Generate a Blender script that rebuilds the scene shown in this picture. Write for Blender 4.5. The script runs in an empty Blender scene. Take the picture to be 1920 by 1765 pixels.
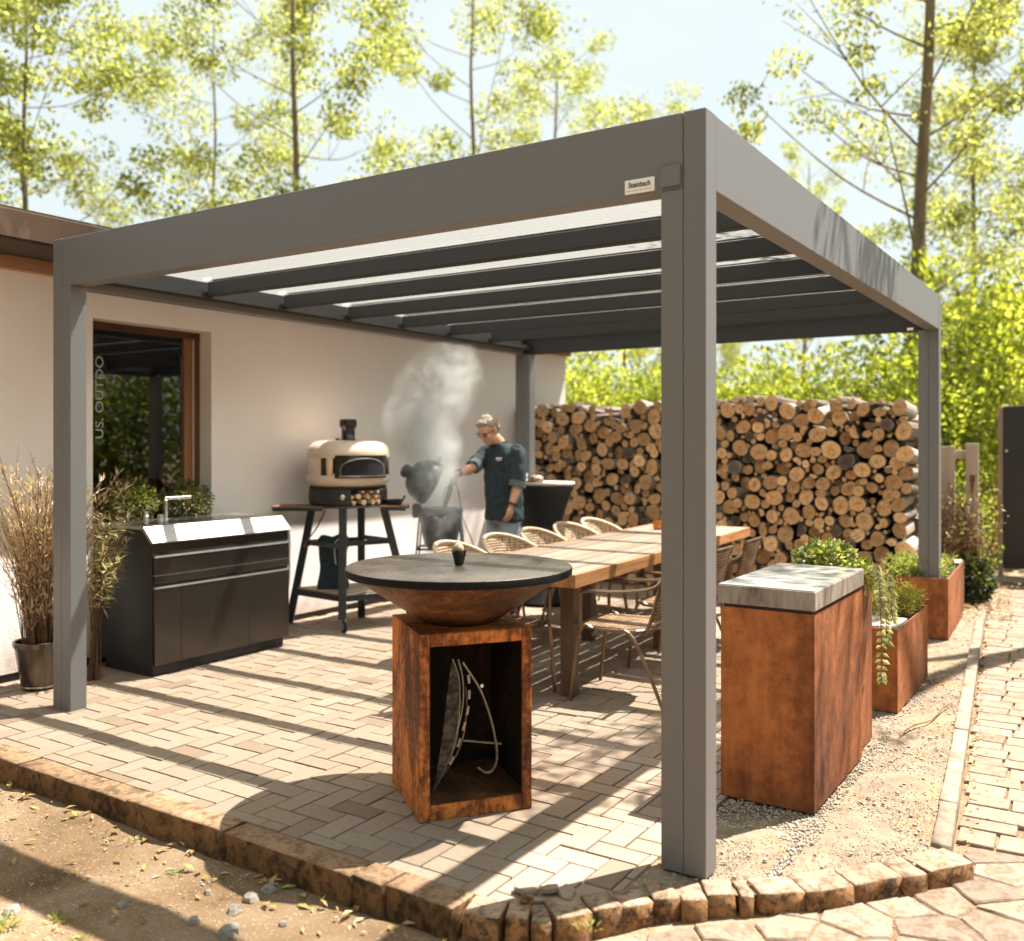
import bpy, math, random
from mathutils import Vector, Matrix, noise
R = math.radians
sc = bpy.context.scene
COL = sc.collection
rnd = random.Random(7)

# ------------------------------------------------------------------ camera, sky, sun, exposure
cam_d = bpy.data.cameras.new('camera'); cam = bpy.data.objects.new('camera', cam_d); COL.objects.link(cam)
cam.location = (1.2077, -3.0877, 1.5); cam.rotation_euler = (R(90), 0, R(32.967))
cam_d.sensor_width = 36.0; cam_d.lens = 33.19; cam_d.shift_y = -0.0258
cam_d.clip_start = 0.05; cam_d.clip_end = 600
cam_d.dof.use_dof = True; cam_d.dof.focus_distance = 4.4; cam_d.dof.aperture_fstop = 1.55
sc.camera = cam

SUN = Vector((0.50 * math.cos(R(62.5)), 0.866 * math.cos(R(62.5)), math.sin(R(62.5)))).normalized()
w = bpy.data.worlds.new('World'); sc.world = w; w.use_nodes = True
nt = w.node_tree; nt.nodes.clear()
wo = nt.nodes.new('ShaderNodeOutputWorld'); bg = nt.nodes.new('ShaderNodeBackground')
sky = nt.nodes.new('ShaderNodeTexSky'); sky.sky_type = 'NISHITA'; sky.sun_disc = False
sky.sun_elevation = R(62.5); sky.sun_rotation = math.atan2(SUN.x, SUN.y)
sky.air_density = 1.0; sky.dust_density = 2.2; sky.ozone_density = 1.0
# thin white spring cloud over the blue
tc = nt.nodes.new('ShaderNodeTexCoord'); mp = nt.nodes.new('ShaderNodeMapping'); mp.inputs['Scale'].default_value = (1.6, 1.6, 3.4)
nz = nt.nodes.new('ShaderNodeTexNoise'); nz.inputs['Scale'].default_value = 1.9; nz.inputs['Detail'].default_value = 6; nz.inputs['Roughness'].default_value = .55
cr = nt.nodes.new('ShaderNodeValToRGB'); cr.color_ramp.elements[0].position = .30; cr.color_ramp.elements[1].position = .68
cr.color_ramp.elements[0].color = (.8, .8, .8, 1); cr.color_ramp.elements[1].color = (.97, .97, .97, 1)
mx = nt.nodes.new('ShaderNodeMix'); mx.data_type = 'RGBA'; mx.inputs['B'].default_value = (4.6, 5.1, 5.0, 1)
nt.links.new(tc.outputs['Generated'], mp.inputs['Vector']); nt.links.new(mp.outputs['Vector'], nz.inputs['Vector'])
nt.links.new(nz.outputs['Fac'], cr.inputs['Fac']); nt.links.new(cr.outputs['Color'], mx.inputs['Factor'])
nt.links.new(sky.outputs['Color'], mx.inputs['A']); nt.links.new(mx.outputs['Result'], bg.inputs['Color'])
bg.inputs['Strength'].default_value = .055
nt.links.new(bg.outputs['Background'], wo.inputs['Surface'])

sun_d = bpy.data.lights.new('sun', 'SUN'); sun_d.energy = 5.0; sun_d.angle = R(.55); sun_d.color = (1.0, .935, .85)
sun = bpy.data.objects.new('sun', sun_d); COL.objects.link(sun); sun.location = (3, 10, 20)
sun.rotation_euler = (-SUN).to_track_quat('-Z', 'Y').to_euler()
vs = sc.view_settings; vs.view_transform = 'Standard'; vs.look = 'None'; vs.gamma = 1.0; vs.exposure = 1.85
cy = sc.cycles if hasattr(sc, 'cycles') else None
sc.render.engine = 'CYCLES'
cy = sc.cycles
cy.use_denoising = True; cy.max_bounces = 7; cy.diffuse_bounces = 3; cy.glossy_bounces = 3; cy.transmission_bounces = 4
cy.transparent_max_bounces = 24; cy.volume_bounces = 1; cy.caustics_reflective = False; cy.caustics_refractive = False
cy.sample_clamp_indirect = 6; cy.use_adaptive_sampling = True; cy.adaptive_threshold = .02

# ------------------------------------------------------------------ mesh helpers
class MB:
    def __init__(s): s.v = []; s.f = []; s.m = []; s.uv = []
    def add(s, vs, fs, mi=0, M=None, uv=None):
        o = len(s.v)
        s.v += [tuple(M @ Vector(p)) for p in vs] if M else [tuple(p) for p in vs]
        s.f += [tuple(o + i for i in f) for f in fs]; s.m += [mi] * len(fs)
        if uv is not None: s.uv += [uv[i] for f in fs for i in f]
        else: s.uv += [(0, 0)] * sum(len(f) for f in fs)
        return s
    def box(s, x0, x1, y0, y1, z0, z1, mi=0, c=0, M=None):
        X, Y, Z = (x0, x1), (y0, y1), (z0, z1)
        if c <= 0:
            vs = [(X[i], Y[j], Z[k]) for i in (0, 1) for j in (0, 1) for k in (0, 1)]
            return s.add(vs, [(0, 1, 3, 2), (4, 6, 7, 5), (0, 4, 5, 1), (2, 3, 7, 6), (0, 2, 6, 4), (1, 5, 7, 3)], mi, M)
        c = min(c, .45 * min(x1 - x0, y1 - y0, z1 - z0))
        vs = []; idx = {}
        for i in (0, 1):
            for j in (0, 1):
                for k in (0, 1):
                    p = [X[i], Y[j], Z[k]]; d = [c if q == 0 else -c for q in (i, j, k)]
                    for a in range(3):
                        q = [p[b] + (d[b] if b != a else 0) for b in range(3)]
                        idx[i, j, k, a] = len(vs); vs.append(tuple(q))
        F = []
        def quad(l): F.append(tuple(idx[t] for t in l))
        quad([(0, 0, 0, 0), (0, 0, 1, 0), (0, 1, 1, 0), (0, 1, 0, 0)]); quad([(1, 0, 0, 0), (1, 1, 0, 0), (1, 1, 1, 0), (1, 0, 1, 0)])
        quad([(0, 0, 0, 1), (1, 0, 0, 1), (1, 0, 1, 1), (0, 0, 1, 1)]); quad([(0, 1, 0, 1), (0, 1, 1, 1), (1, 1, 1, 1), (1, 1, 0, 1)])
        quad([(0, 0, 0, 2), (0, 1, 0, 2), (1, 1, 0, 2), (1, 0, 0, 2)]); quad([(0, 0, 1, 2), (1, 0, 1, 2), (1, 1, 1, 2), (0, 1, 1, 2)])
        for j in (0, 1):
            for k in (0, 1):
                q = [(0, j, k, 1), (1, j, k, 1), (1, j, k, 2), (0, j, k, 2)]; quad(q if (j == k) == False else q[::-1]) 
        for i in (0, 1):
            for k in (0, 1):
                q = [(i, 0, k, 0), (i, 1, k, 0), (i, 1, k, 2), (i, 0, k, 2)]; quad(q if i == k else q[::-1])
        for i in (0, 1):
            for j in (0, 1):
                q = [(i, j, 0, 0), (i, j, 1, 0), (i, j, 1, 1), (i, j, 0, 1)]; quad(q if (i == j) == False else q[::-1])
        for i in (0, 1):
            for j in (0, 1):
                for k in (0, 1):
                    q = [(i, j, k, 0), (i, j, k, 1), (i, j, k, 2)]; quad(q if (i + j + k) % 2 == 0 else q[::-1])
        return s.add(vs, F, mi, M)
    def tube(s, pts, r, n=6, mi=0, M=None, cap=True, flat=1.0):
        pts = [Vector(p) for p in pts]; k = len(pts)
        rs = [r] * k if not hasattr(r, '__len__') else list(r)
        vs = []; prev = None
        for i, p in enumerate(pts):
            t = (pts[min(i + 1, k - 1)] - pts[max(i - 1, 0)])
            t = t.normalized() if t.length > 1e-9 else Vector((0, 0, 1))
            if prev is None:
                a = t.orthogonal().normalized() if abs(t.z) > .95 else t.cross(Vector((0, 0, 1))).normalized()
            else:
                a = prev - t * prev.dot(t); a = a.normalized() if a.length > 1e-6 else t.orthogonal().normalized()
            prev = a; b = t.cross(a)
            for j in range(n):
                an = 2 * math.pi * (j + .5) / n
                vs.append(p + (a * math.cos(an) + b * math.sin(an) * flat) * rs[i])
        F = [(i * n + j, i * n + (j + 1) % n, (i + 1) * n + (j + 1) % n, (i + 1) * n + j) for i in range(k - 1) for j in range(n)]
        if cap: F += [tuple(range(n))[::-1], tuple((k - 1) * n + j for j in range(n))]
        return s.add(vs, F, mi, M)
    def lathe(s, prof, n=32, mi=0, M=None, a0=0, a1=2 * math.pi):
        full = abs(a1 - a0 - 2 * math.pi) < 1e-6; m = n if full else n + 1
        vs = [(r * math.cos(a0 + (a1 - a0) * j / n), r * math.sin(a0 + (a1 - a0) * j / n), z) for r, z in prof for j in range(m)]
        F = []
        for i in range(len(prof) - 1):
            for j in range(n):
                j2 = (j + 1) % m
                if prof[i][0] < 1e-6: F.append((i * m, (i + 1) * m + j2, (i + 1) * m + j)[::-1])
                elif prof[i + 1][0] < 1e-6: F.append((i * m + j, i * m + j2, (i + 1) * m))
                else: F.append((i * m + j, i * m + j2, (i + 1) * m + j2, (i + 1) * m + j))
        return s.add(vs, F, mi, M)
    def prism(s, poly, z0, z1, mi=0, M=None, c=0):
        n = len(poly)
        if c > 0:
            cxm = sum(p[0] for p in poly) / n; cym = sum(p[1] for p in poly) / n
            def ins(p):
                d = Vector((cxm - p[0], cym - p[1])); L = max(d.length, 1e-6); return (p[0] + d.x / L * c, p[1] + d.y / L * c)
            vs = [(p[0], p[1], z0) for p in poly] + [(p[0], p[1], z1 - c) for p in poly] + [(*ins(p), z1) for p in poly]
            F = [tuple(range(n))[::-1], tuple(range(2 * n, 3 * n))]
            for b in (0, n): F += [(b + i, b + (i + 1) % n, b + n + (i + 1) % n, b + n + i) for i in range(n)]
        else:
            vs = [(p[0], p[1], z0) for p in poly] + [(p[0], p[1], z1) for p in poly]
            F = [tuple(range(n))[::-1], tuple(range(n, 2 * n))] + [(i, (i + 1) % n, n + (i + 1) % n, n + i) for i in range(n)]
        return s.add(vs, F, mi, M)
    def data(s, name, mats, smooth=False):
        me = bpy.data.meshes.new(name); me.from_pydata(s.v, [], s.f)
        for m in (mats if isinstance(mats, (list, tuple)) else [mats]): me.materials.append(m)
        if any(s.m): me.polygons.foreach_set('material_index', s.m)
        if any(u != (0, 0) for u in s.uv):
            l = me.uv_layers.new(name='UVMap'); l.data.foreach_set('uv', [c for u in s.uv for c in u])
        if smooth: me.polygons.foreach_set('use_smooth', [True] * len(me.polygons))
        me.update(); return me
    def build(s, name, mats, parent=None, smooth=False, loc=None, rz=0):
        return link(name, s.data(name, mats, smooth), parent, loc, rz, smooth)
def link(name, me, parent=None, loc=None, rz=0, smooth=False):
    o = bpy.data.objects.new(name, me); COL.objects.link(o)
    if parent: o.parent = parent
    if loc: o.location = loc
    if rz: o.rotation_euler = (0, 0, rz)
    if smooth == 'auto':
        m = o.modifiers.new('edge', 'EDGE_SPLIT'); m.split_angle = R(38)
    return o
def tag(o, label=None, cat=None, group=None, kind=None):
    if label: o['label'] = label
    if cat: o['category'] = cat
    if group: o['group'] = group
    if kind: o['kind'] = kind
    return o
def thing(name, label, cat, loc=(0, 0, 0), rz=0, group=None):
    o = bpy.data.objects.new(name, None); COL.objects.link(o); o.empty_display_size = .1
    o.location = loc; o.rotation_euler = (0, 0, rz)
    return tag(o, label, cat, group)
def copy_tree(o, parent=None):
    c = o.copy(); COL.objects.link(c); c.parent = parent
    for ch in [k for k in bpy.data.objects if k.parent == o]: copy_tree(ch, c)
    return c
def T(x, y, z, rx=0, ry=0, rz=0, s=1):
    return Matrix.Translation((x, y, z)) @ Matrix.Rotation(rz, 4, 'Z') @ Matrix.Rotation(ry, 4, 'Y') @ Matrix.Rotation(rx, 4, 'X') @ Matrix.Scale(s, 4)
def lerp(a, b, t): return a + (b - a) * t
def smooth01(t): t = max(0, min(1, t)); return t * t * (3 - 2 * t)
def curve(pts, n=8):
    """Catmull-Rom through pts"""
    P = [Vector(p) for p in pts]; out = []
    for i in range(len(P) - 1):
        a, b, c, d = P[max(i - 1, 0)], P[i], P[i + 1], P[min(i + 2, len(P) - 1)]
        for k in range(n):
            t = k / n
            out.append(.5 * ((2 * b) + (c - a) * t + (2 * a - 5 * b + 4 * c - d) * t * t + (3 * b - a - 3 * c + d) * t ** 3))
    return out + [P[-1]]

# ------------------------------------------------------------------ materials
def newmat(name):
    m = bpy.data.materials.new(name); m.use_nodes = True; t = m.node_tree; t.nodes.clear()
    o = t.nodes.new('ShaderNodeOutputMaterial'); b = t.nodes.new('ShaderNodeBsdfPrincipled')
    t.links.new(b.outputs['BSDF'], o.inputs['Surface']); return m, t, b, o
def N(t, kind, **kw):
    n = t.nodes.new('ShaderNode' + kind)
    for k, v in kw.items():
        if k in n.inputs: n.inputs[k].default_value = v
        else: setattr(n, k, v)
    return n
def L(t, a, b): t.links.new(a, b)
def ramp(t, src, stops):
    r = t.nodes.new('ShaderNodeValToRGB'); e = r.color_ramp.elements
    while len(e) < len(stops): e.new(.5)
    for q, (p, c) in zip(e, stops): q.position = p; q.color = (*c, 1) if hasattr(c, '__len__') else (c, c, c, 1)
    L(t, src, r.inputs['Fac']); return r.outputs['Color']
def mixc(t, f, a, b, mode='MIX'):
    m = t.nodes.new('ShaderNodeMix'); m.data_type = 'RGBA'; m.blend_type = mode
    for s, v in ((m.inputs['Factor'], f), (m.inputs['A'], a), (m.inputs['B'], b)):
        if hasattr(v, 'node'): L(t, v, s)
        else: s.default_value = (*v, 1) if hasattr(v, '__len__') else v
    return m.outputs['Result']
def math_(t, op, a, b=None, c=None, clamp=False):
    m = t.nodes.new('ShaderNodeMath'); m.operation = op; m.use_clamp = clamp
    for i, v in enumerate((a, b, c)):
        if v is None: continue
        if hasattr(v, 'node'): L(t, v, m.inputs[i])
        else: m.inputs[i].default_value = v
    return m.outputs[0]
def coords(t, world=True, scale=(1, 1, 1), rot=(0, 0, 0)):
    src = t.nodes.new('ShaderNodeNewGeometry').outputs['Position'] if world else t.nodes.new('ShaderNodeTexCoord').outputs['Object']
    m = N(t, 'Mapping'); m.inputs['Scale'].default_value = scale; m.inputs['Rotation'].default_value = rot
    L(t, src, m.inputs['Vector']); return m.outputs['Vector']
def noise_(t, vec, scale, detail=4, rough=.55, dist=0):
    n = N(t, 'TexNoise', Scale=scale, Detail=detail, Roughness=rough, Distortion=dist); L(t, vec, n.inputs['Vector']); return n.outputs['Fac']
def bump(t, b, h, strength, dist=.01):
    n = N(t, 'Bump', Strength=strength, Distance=dist); L(t, h, n.inputs['Height']); L(t, n.outputs['Normal'], b.inputs['Normal']); return n
def rand_(t):
    a = t.nodes.new('ShaderNodeObjectInfo').outputs['Random']; b = t.nodes.new('ShaderNodeNewGeometry').outputs['Random Per Island']
    return math_(t, 'FRACT', math_(t, 'ADD', math_(t, 'MULTIPLY', a, 7.31), b))
def mat(name, c1, c2=None, scale=6, detail=5, rough=.6, metal=0, world=True, stretch=(1, 1, 1), bmp=0, bscale=None, bdist=.004,
        stain=None, sscale=2, spos=(.55, .7), samt=1, rvar=0, rr=None, spec=.5, coat=0, lo=.35, hi=.65, aniso=0):
    m, t, b, o = newmat(name); v = coords(t, world, stretch)
    n = noise_(t, v, scale, detail)
    col = ramp(t, n, [(lo, c1), (hi, c2 or c1)])
    if stain:
        s = noise_(t, v, sscale, 6, .62, .4); k = ramp(t, s, [(spos[0], 0.0), (spos[1], samt)]); col = mixc(t, k, col, stain)
    if rvar:
        hsv = N(t, 'HueSaturation'); L(t, col, hsv.inputs['Color'])
        L(t, math_(t, 'MULTIPLY_ADD', rand_(t), 2 * rvar, 1 - rvar), hsv.inputs['Value']); col = hsv.outputs['Color']
    L(t, col, b.inputs['Base Color'])
    b.inputs['Metallic'].default_value = metal; b.inputs['Specular IOR Level'].default_value = spec
    if coat: b.inputs['Coat Weight'].default_value = coat
    if rr: L(t, ramp(t, noise_(t, v, scale * 2.3, 4), [(.3, rr[0]), (.7, rr[1])]), b.inputs['Roughness'])
    else: b.inputs['Roughness'].default_value = rough
    if bmp: bump(t, b, noise_(t, v, bscale or scale * 6, 5, .6), bmp, bdist)
    return m
def leafmat(name, stops, trans=.45, rough=.5):
    m, t, b, o = newmat(name)
    col = ramp(t, rand_(t), stops)
    L(t, col, b.inputs['Base Color']); b.inputs['Roughness'].default_value = rough; b.inputs['Specular IOR Level'].default_value = .35
    tr = N(t, 'BsdfTranslucent'); L(t, mixc(t, 1, col, (1.35, 1.3, .6), 'MULTIPLY'), tr.inputs['Color'])
    ms = N(t, 'MixShader', Fac=trans); L(t, b.outputs['BSDF'], ms.inputs[1]); L(t, tr.outputs['BSDF'], ms.inputs[2])
    L(t, ms.outputs['Shader'], o.inputs['Surface']); return m
def rustmat(name, dark, mid, bright, scale=2.2, streak=.35, rough=.75, world=True, seed=0, lo=.32, hi=.7):
    m, t, b, o = newmat(name); v = coords(t, world, (1, 1, streak)); 
    mp_ = N(t, 'Mapping'); mp_.inputs['Location'].default_value = (seed, seed * 1.7, seed * .3); L(t, v, mp_.inputs['Vector']); v = mp_.outputs['Vector']
    n = noise_(t, v, scale, 9, .66, .5); v0 = coords(t, world); n2 = noise_(t, v0, scale * 11, 5, .72); n3 = noise_(t, coords(t, world, (7, 7, .5)), scale * 1.6, 4, .6)
    f = math_(t, 'MULTIPLY_ADD', n3, .16, math_(t, 'MULTIPLY_ADD', n2, .27, math_(t, 'MULTIPLY', n, .62)))
    L(t, ramp(t, f, [(lo, dark), ((lo + hi) / 2, mid), (hi, bright)]), b.inputs['Base Color'])
    b.inputs['Roughness'].default_value = rough; b.inputs['Specular IOR Level'].default_value = .3
    bump(t, b, n2, .4, .003); return m

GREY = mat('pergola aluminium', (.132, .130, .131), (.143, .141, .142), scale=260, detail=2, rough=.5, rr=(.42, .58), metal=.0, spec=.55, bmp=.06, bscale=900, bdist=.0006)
GREYD = mat('shaded pergola aluminium', (.022, .022, .022), (.026, .026, .026), scale=200, detail=2, rough=.6, spec=.2)  # pergola grey darkened to carry the shade of underside and back beam
BLACK = mat('black powder coat', (.012, .012, .013), (.018, .018, .019), scale=90, rough=.45)
STEEL = mat('brushed steel', (.52, .50, .47), (.62, .60, .56), scale=40, rough=.28, metal=1, stretch=(1, .04, 1))
RUBBER = mat('black rubber', (.012, .012, .012), rough=.8)
# ------------------------------------------------------------------ the setting: ground, patio, kerbs, path, gravel
def kx(y): return .735 - .0905 * y            # right kerb line, outer edge
ARC = [(888, 0)]
arc_pts = [(-.600, -.575), (-.475, -.545), (-.395, -.515), (-.340, -.480), (-.262, -.375), (-.195, -.285), (-.130, -.185), (-.058, -.118),
           (.020, -.062), (.105, .000), (.150, .032), (.275, .135), (.395, .275), (.520, .440), (.585, .525), (.705, .700)]
def gz(x, y):
    b = lerp(-.115, -.073, smooth01((x + .9) / 1.2))
    if y > 8.75: b = -.06
    k = 1 if (x < .3 and y < -.62) else .25
    if y > 2 and x > 0: k = .1
    n = noise.noise(Vector((x * 1.3, y * 1.3, 3))) * .018 + noise.noise(Vector((x * 6, y * 6, 9))) * .008 + noise.noise(Vector((x * 22, y * 22, 1))) * .003
    if x < -.5 and y < -.63: b += .03 * max(0, 1 - (-.63 - y) / .22) * (.5 + noise.noise(Vector((x * 3, 0, 5))))
    return b + n * k
def dirtmat():
    m, t, b, o = newmat('sandy yard dirt'); v = coords(t)
    n1 = noise_(t, v, 1.1, 6, .6, .3); n2 = noise_(t, v, 14, 8, .7); n3 = noise_(t, v, 90, 4, .7)
    c = ramp(t, n1, [(.36, (.108, .063, .033)), (.47, (.208, .136, .08)), (.58, (.29, .21, .137))])
    c = mixc(t, ramp(t, n2, [(.44, 0.), (.62, .75)]), c, (.20, .12, .065)); c = mixc(t, ramp(t, n3, [(.58, 0.), (.68, .8)]), c, (.5, .42, .33))
    L(t, c, b.inputs['Base Color']); b.inputs['Roughness'].default_value = .95; b.inputs['Specular IOR Level'].default_value = .15
    h = math_(t, 'ADD', math_(t, 'MULTIPLY', n2, .7), math_(t, 'MULTIPLY', n3, .35)); bump(t, b, h, .8, .012); return m
DIRT = dirtmat()
def axis(lo, hi, step, far):
    a = [lo + i * step for i in range(int(round((hi - lo) / step)) + 1)]; s = step; x = a[-1]
    while x < far: s *= 1.6; x += s; a.append(x)
    s = step; x = a[0]; pre = []
    while x > -far: s *= 1.6; x -= s; pre.append(x)
    return pre[::-1] + a
xs = axis(-4.6, 1.6, .045, 240); ys = axis(-2.2, 1.2, .045, 240)
mb = MB(); nx = len(xs)
mb.add([(x, y, gz(x, y)) for y in ys for x in xs], [(j * nx + i, j * nx + i + 1, (j + 1) * nx + i + 1, (j + 1) * nx + i) for j in range(len(ys) - 1) for i in range(nx - 1)])
tag(mb.build('ground', DIRT, smooth=True), 'sandy brown dirt yard in front of the patio kerb', kind='structure')

# patio bed and pavers
JOINT = mat('joint sand', (.07, .045, .028), (.13, .09, .055), scale=30, rough=.95)
mb = MB(); bed = [(-4.72, -.52), (-.6, -.52), (-.42, -.46), (-.22, -.26), (-.205, -.2), (-.205, 6.9), (-4.72, 6.9)]
mb.prism(bed, -.2, -.011)
patio = tag(mb.build('patio', JOINT), 'herringbone paved patio under the pergola', kind='structure')
def pavermat():
    m, t, b, o = newmat('concrete paver'); v = coords(t); r = rand_(t)
    c = ramp(t, r, [(0, (.262, .193, .141)), (.3, (.298, .228, .172)), (.6, (.276, .208, .154)), (.85, (.316, .246, .188)), (1, (.205, .146, .10))])
    n = noise_(t, v, 1.4, 5, .6, .3); c = mixc(t, ramp(t, n, [(.50, 0.), (.72, .6)]), c, (.29, .19, .11))
    n2 = noise_(t, v, 34, 7, .7); c = mixc(t, ramp(t, n2, [(.48, 0.), (.75, .45)]), c, (.17, .12, .08))
    st = N(t, 'Mapping'); st.inputs['Scale'].default_value = (6, 60, 1); L(t, v, st.inputs['Vector'])
    n3 = noise_(t, st.outputs['Vector'], 1.5, 4, .6); c = mixc(t, ramp(t, n3, [(.52, 0.), (.75, .3)]), c, (.20, .145, .10))
    n4 = noise_(t, v, 240, 2, .6); c = mixc(t, ramp(t, n4, [(.68, 0.), (.74, .6)]), c, (.14, .10, .07))
    L(t, c, b.inputs['Base Color']); b.inputs['Roughness'].default_value = .82; b.inputs['Specular IOR Level'].default_value = .3
    bump(t, b, math_(t, 'ADD', n2, n4), .25, .002); return m
PAVER = pavermat()
def clip(poly, a, b, c):                      # keep a*x+b*y<=c
    out = []
    for i in range(len(poly)):
        p, q = poly[i], poly[(i + 1) % len(poly)]; dp, dq = a * p[0] + b * p[1] - c, a * q[0] + b * q[1] - c
        if dp <= 0: out.append(p)
        if dp * dq < 0: t = dp / (dp - dq); out.append((p[0] + t * (q[0] - p[0]), p[1] + t * (q[1] - p[1])))
    return out
def area(p): return abs(sum(p[i][0] * p[(i + 1) % len(p)][1] - p[(i + 1) % len(p)][0] * p[i][1] for i in range(len(p)))) / 2
PW = .108; G = .0034
pavers = []
for i in range(-44, 2):
    for j in range(-6, 64):
        k = (i - j) % 4
        if k == 0: rect = (i, j, i + 2, j + 1)
        elif k == 3: rect = (i, j, i + 1, j + 2)
        else: continue
        x0, y0, x1, y1 = rect[0] * PW - .03, rect[1] * PW - .02, rect[2] * PW - .03, rect[3] * PW - .02
        p = [(x0 + G, y0 + G), (x1 - G, y0 + G), (x1 - G, y1 - G), (x0 + G, y1 - G)]; full = area(p)
        p = clip(p, 0, -1, .512); p = clip(p, 1, 0, -.214) if p else p
        if p: p = clip(p, -1, 0, 4.70)
        for (ax, ay), (bx, by) in (((-.50, -.50), (-.36, -.395)), ((-.36, -.395), (-.20, -.235))):
            if p: p = clip(p, (by - ay), -(bx - ax), (by - ay) * ax - (bx - ax) * ay)
        if not p or len(p) < 3 or area(p) < .0008: continue
        mx_, my_ = sum(q[0] for q in p) / len(p), sum(q[1] for q in p) / len(p)
        if my_ > 6.7: continue
        pavers.append((math.hypot(mx_ - 1.21, my_ + 3.09), p, area(p) > full * .995, k, mx_, my_))
def visible(x, y, z=0):
    d = Vector((x - 1.2077, y + 3.0877)); zz = -d.x * .5441 + d.y * .839; u = d.x * .839 + d.y * .5441
    if zz <= 0: return False
    px = 960 + 1770 * u / zz; py = 833 + 1770 * (1.5 - z) / zz
    return -40 < px < 1960 and -40 < py < 1800
pavers.sort(key=lambda q: (not visible(q[4], q[5]), q[0]))
proto = {}
for kk, (lx, ly) in ((0, (2 * PW, PW)), (3, (PW, 2 * PW))):
    m_ = MB(); h = [(-lx / 2 + G, -ly / 2 + G), (lx / 2 - G, -ly / 2 + G), (lx / 2 - G, ly / 2 - G), (-lx / 2 + G, ly / 2 - G)]
    m_.prism(h, -.05, 0, c=.0028); proto[kk] = m_.data('paver', PAVER)
rest = MB()
for q, (d, p, isfull, k, mx_, my_) in enumerate(pavers):
    dz = rnd.uniform(-.0022, .0022) + .004 * noise.noise(Vector((mx_ * .9, my_ * .9, 0))); tx, ty = rnd.gauss(0, .006), rnd.gauss(0, .006)
    if q < 300:
        if isfull: o = link('paver', proto[k], patio, (mx_, my_, dz))
        else: m_ = MB(); m_.prism([(a - mx_, b - my_) for a, b in p], -.05, 0, c=.0025); o = m_.build('paver', PAVER, patio, loc=(mx_, my_, dz))
        o.rotation_euler = (tx, ty, rnd.gauss(0, .005))
    else:
        rest.prism([(a - mx_, b - my_) for a, b in p], -.05, 0, c=.0028, M=T(mx_, my_, dz, tx, ty))
tag(rest.build('far_pavers', PAVER, patio), kind='stuff')

# kerb in front of the patio
def stonemat(name, top, face, stain, sc_=5, zs=1):
    m, t, b, o = newmat(name); v = coords(t, True, (1, 1, zs)); r = rand_(t)
    n = noise_(t, v, sc_, 8, .68, .5); n2 = noise_(t, v, sc_ * 7, 7, .7)
    c = ramp(t, n, [(.35, face), (.65, top)])
    f = math_(t, 'MULTIPLY_ADD', n2, .45, math_(t, 'MULTIPLY', noise_(t, v, sc_ * 1.7, 6, .7, .8), .62)); c = mixc(t, ramp(t, f, [(.50, 0.), (.62, .9)]), c, stain)
    hs = N(t, 'HueSaturation'); L(t, c, hs.inputs['Color']); L(t, math_(t, 'MULTIPLY_ADD', r, .4, .8), hs.inputs['Value'])
    L(t, hs.outputs['Color'], b.inputs['Base Color']); b.inputs['Roughness'].default_value = .9; b.inputs['Specular IOR Level'].default_value = .2
    bump(t, b, n2, .6, .008); return m
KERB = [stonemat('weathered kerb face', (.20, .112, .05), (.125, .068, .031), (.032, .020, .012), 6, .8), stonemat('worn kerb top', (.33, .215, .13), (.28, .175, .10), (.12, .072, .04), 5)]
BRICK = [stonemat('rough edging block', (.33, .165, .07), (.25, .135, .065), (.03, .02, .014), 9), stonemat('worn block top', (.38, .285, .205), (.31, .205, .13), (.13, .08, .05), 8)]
PALE = stonemat('pale kerb stone', (0.304, 0.239, 0.183), (0.261, 0.204, 0.152), (0.191, 0.137, 0.096), 4)
def rough_block(poly, z0, z1, seed, amp=.006, c=.007, two=False):
    """a stone block from a footprint, its faces subdivided and knocked about"""
    m_ = MB(); n = len(poly); zs = [z0, lerp(z0, z1, .4), lerp(z0, z1, .75), z1 - c]; ring = []
    for i in range(n):
        a, b = poly[i], poly[(i + 1) % n]; k = max(1, int(math.hypot(b[0] - a[0], b[1] - a[1]) / .045))
        ring += [(lerp(a[0], b[0], j / k), lerp(a[1], b[1], j / k)) for j in range(k)]
    cxm = sum(p[0] for p in ring) / len(ring); cym = sum(p[1] for p in ring) / len(ring); q = len(ring); V = []
    for li, z in enumerate(zs + [z1, z1 + .0015]):
        for (x, y) in ring:
            if li >= 4: f = (.90 if li == 4 else .45); dx = cxm - x; dy = cym - y; l = math.hypot(dx, dy); s_ = min(c * 1.3 / l, .4) if li == 4 else .55; x, y = x + dx * s_, y + dy * s_
            nv = noise.noise_vector(Vector((x * 17 + seed, y * 17, z * 17))) * amp + noise.noise_vector(Vector((x * 50 + seed, y * 50, z * 50))) * amp * .4
            V.append((x + nv.x, y + nv.y, z + nv.z * (.6 if li >= 3 else 1)))
    F = [(l * q + i, l * q + (i + 1) % q, (l + 1) * q + (i + 1) % q, (l + 1) * q + i) for l in range(5) for i in range(q)]
    V.append((cxm, cym, z1 + .001)); F += [(5 * q + i, 5 * q + (i + 1) % q, len(V) - 1) for i in range(q)]
    m_.add(V, F)
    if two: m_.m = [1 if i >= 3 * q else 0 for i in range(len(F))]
    return m_
kerb = tag(bpy.data.objects.new('kerb', None), 'low stone kerb holding the front and right edges of the patio', kind='structure'); COL.objects.link(kerb)
xb = [-7.0, -5.9, -5.0, -4.05, -3.15, -2.32, -1.72, -1.05, -.905, -.605]
for i in range(len(xb) - 1):
    a, b = xb[i] + .005, xb[i + 1] - .005
    rough_block([(a, -.632 + rnd.uniform(-.008, .008)), (b, -.632 + rnd.uniform(-.008, .008)), (b, -.515), (a, -.515)], -.22, .004 + rnd.uniform(-.010, .006), i * 3.1, .004, .005, True).build('kerb_stone', KERB, kerb, smooth=True)
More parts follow.
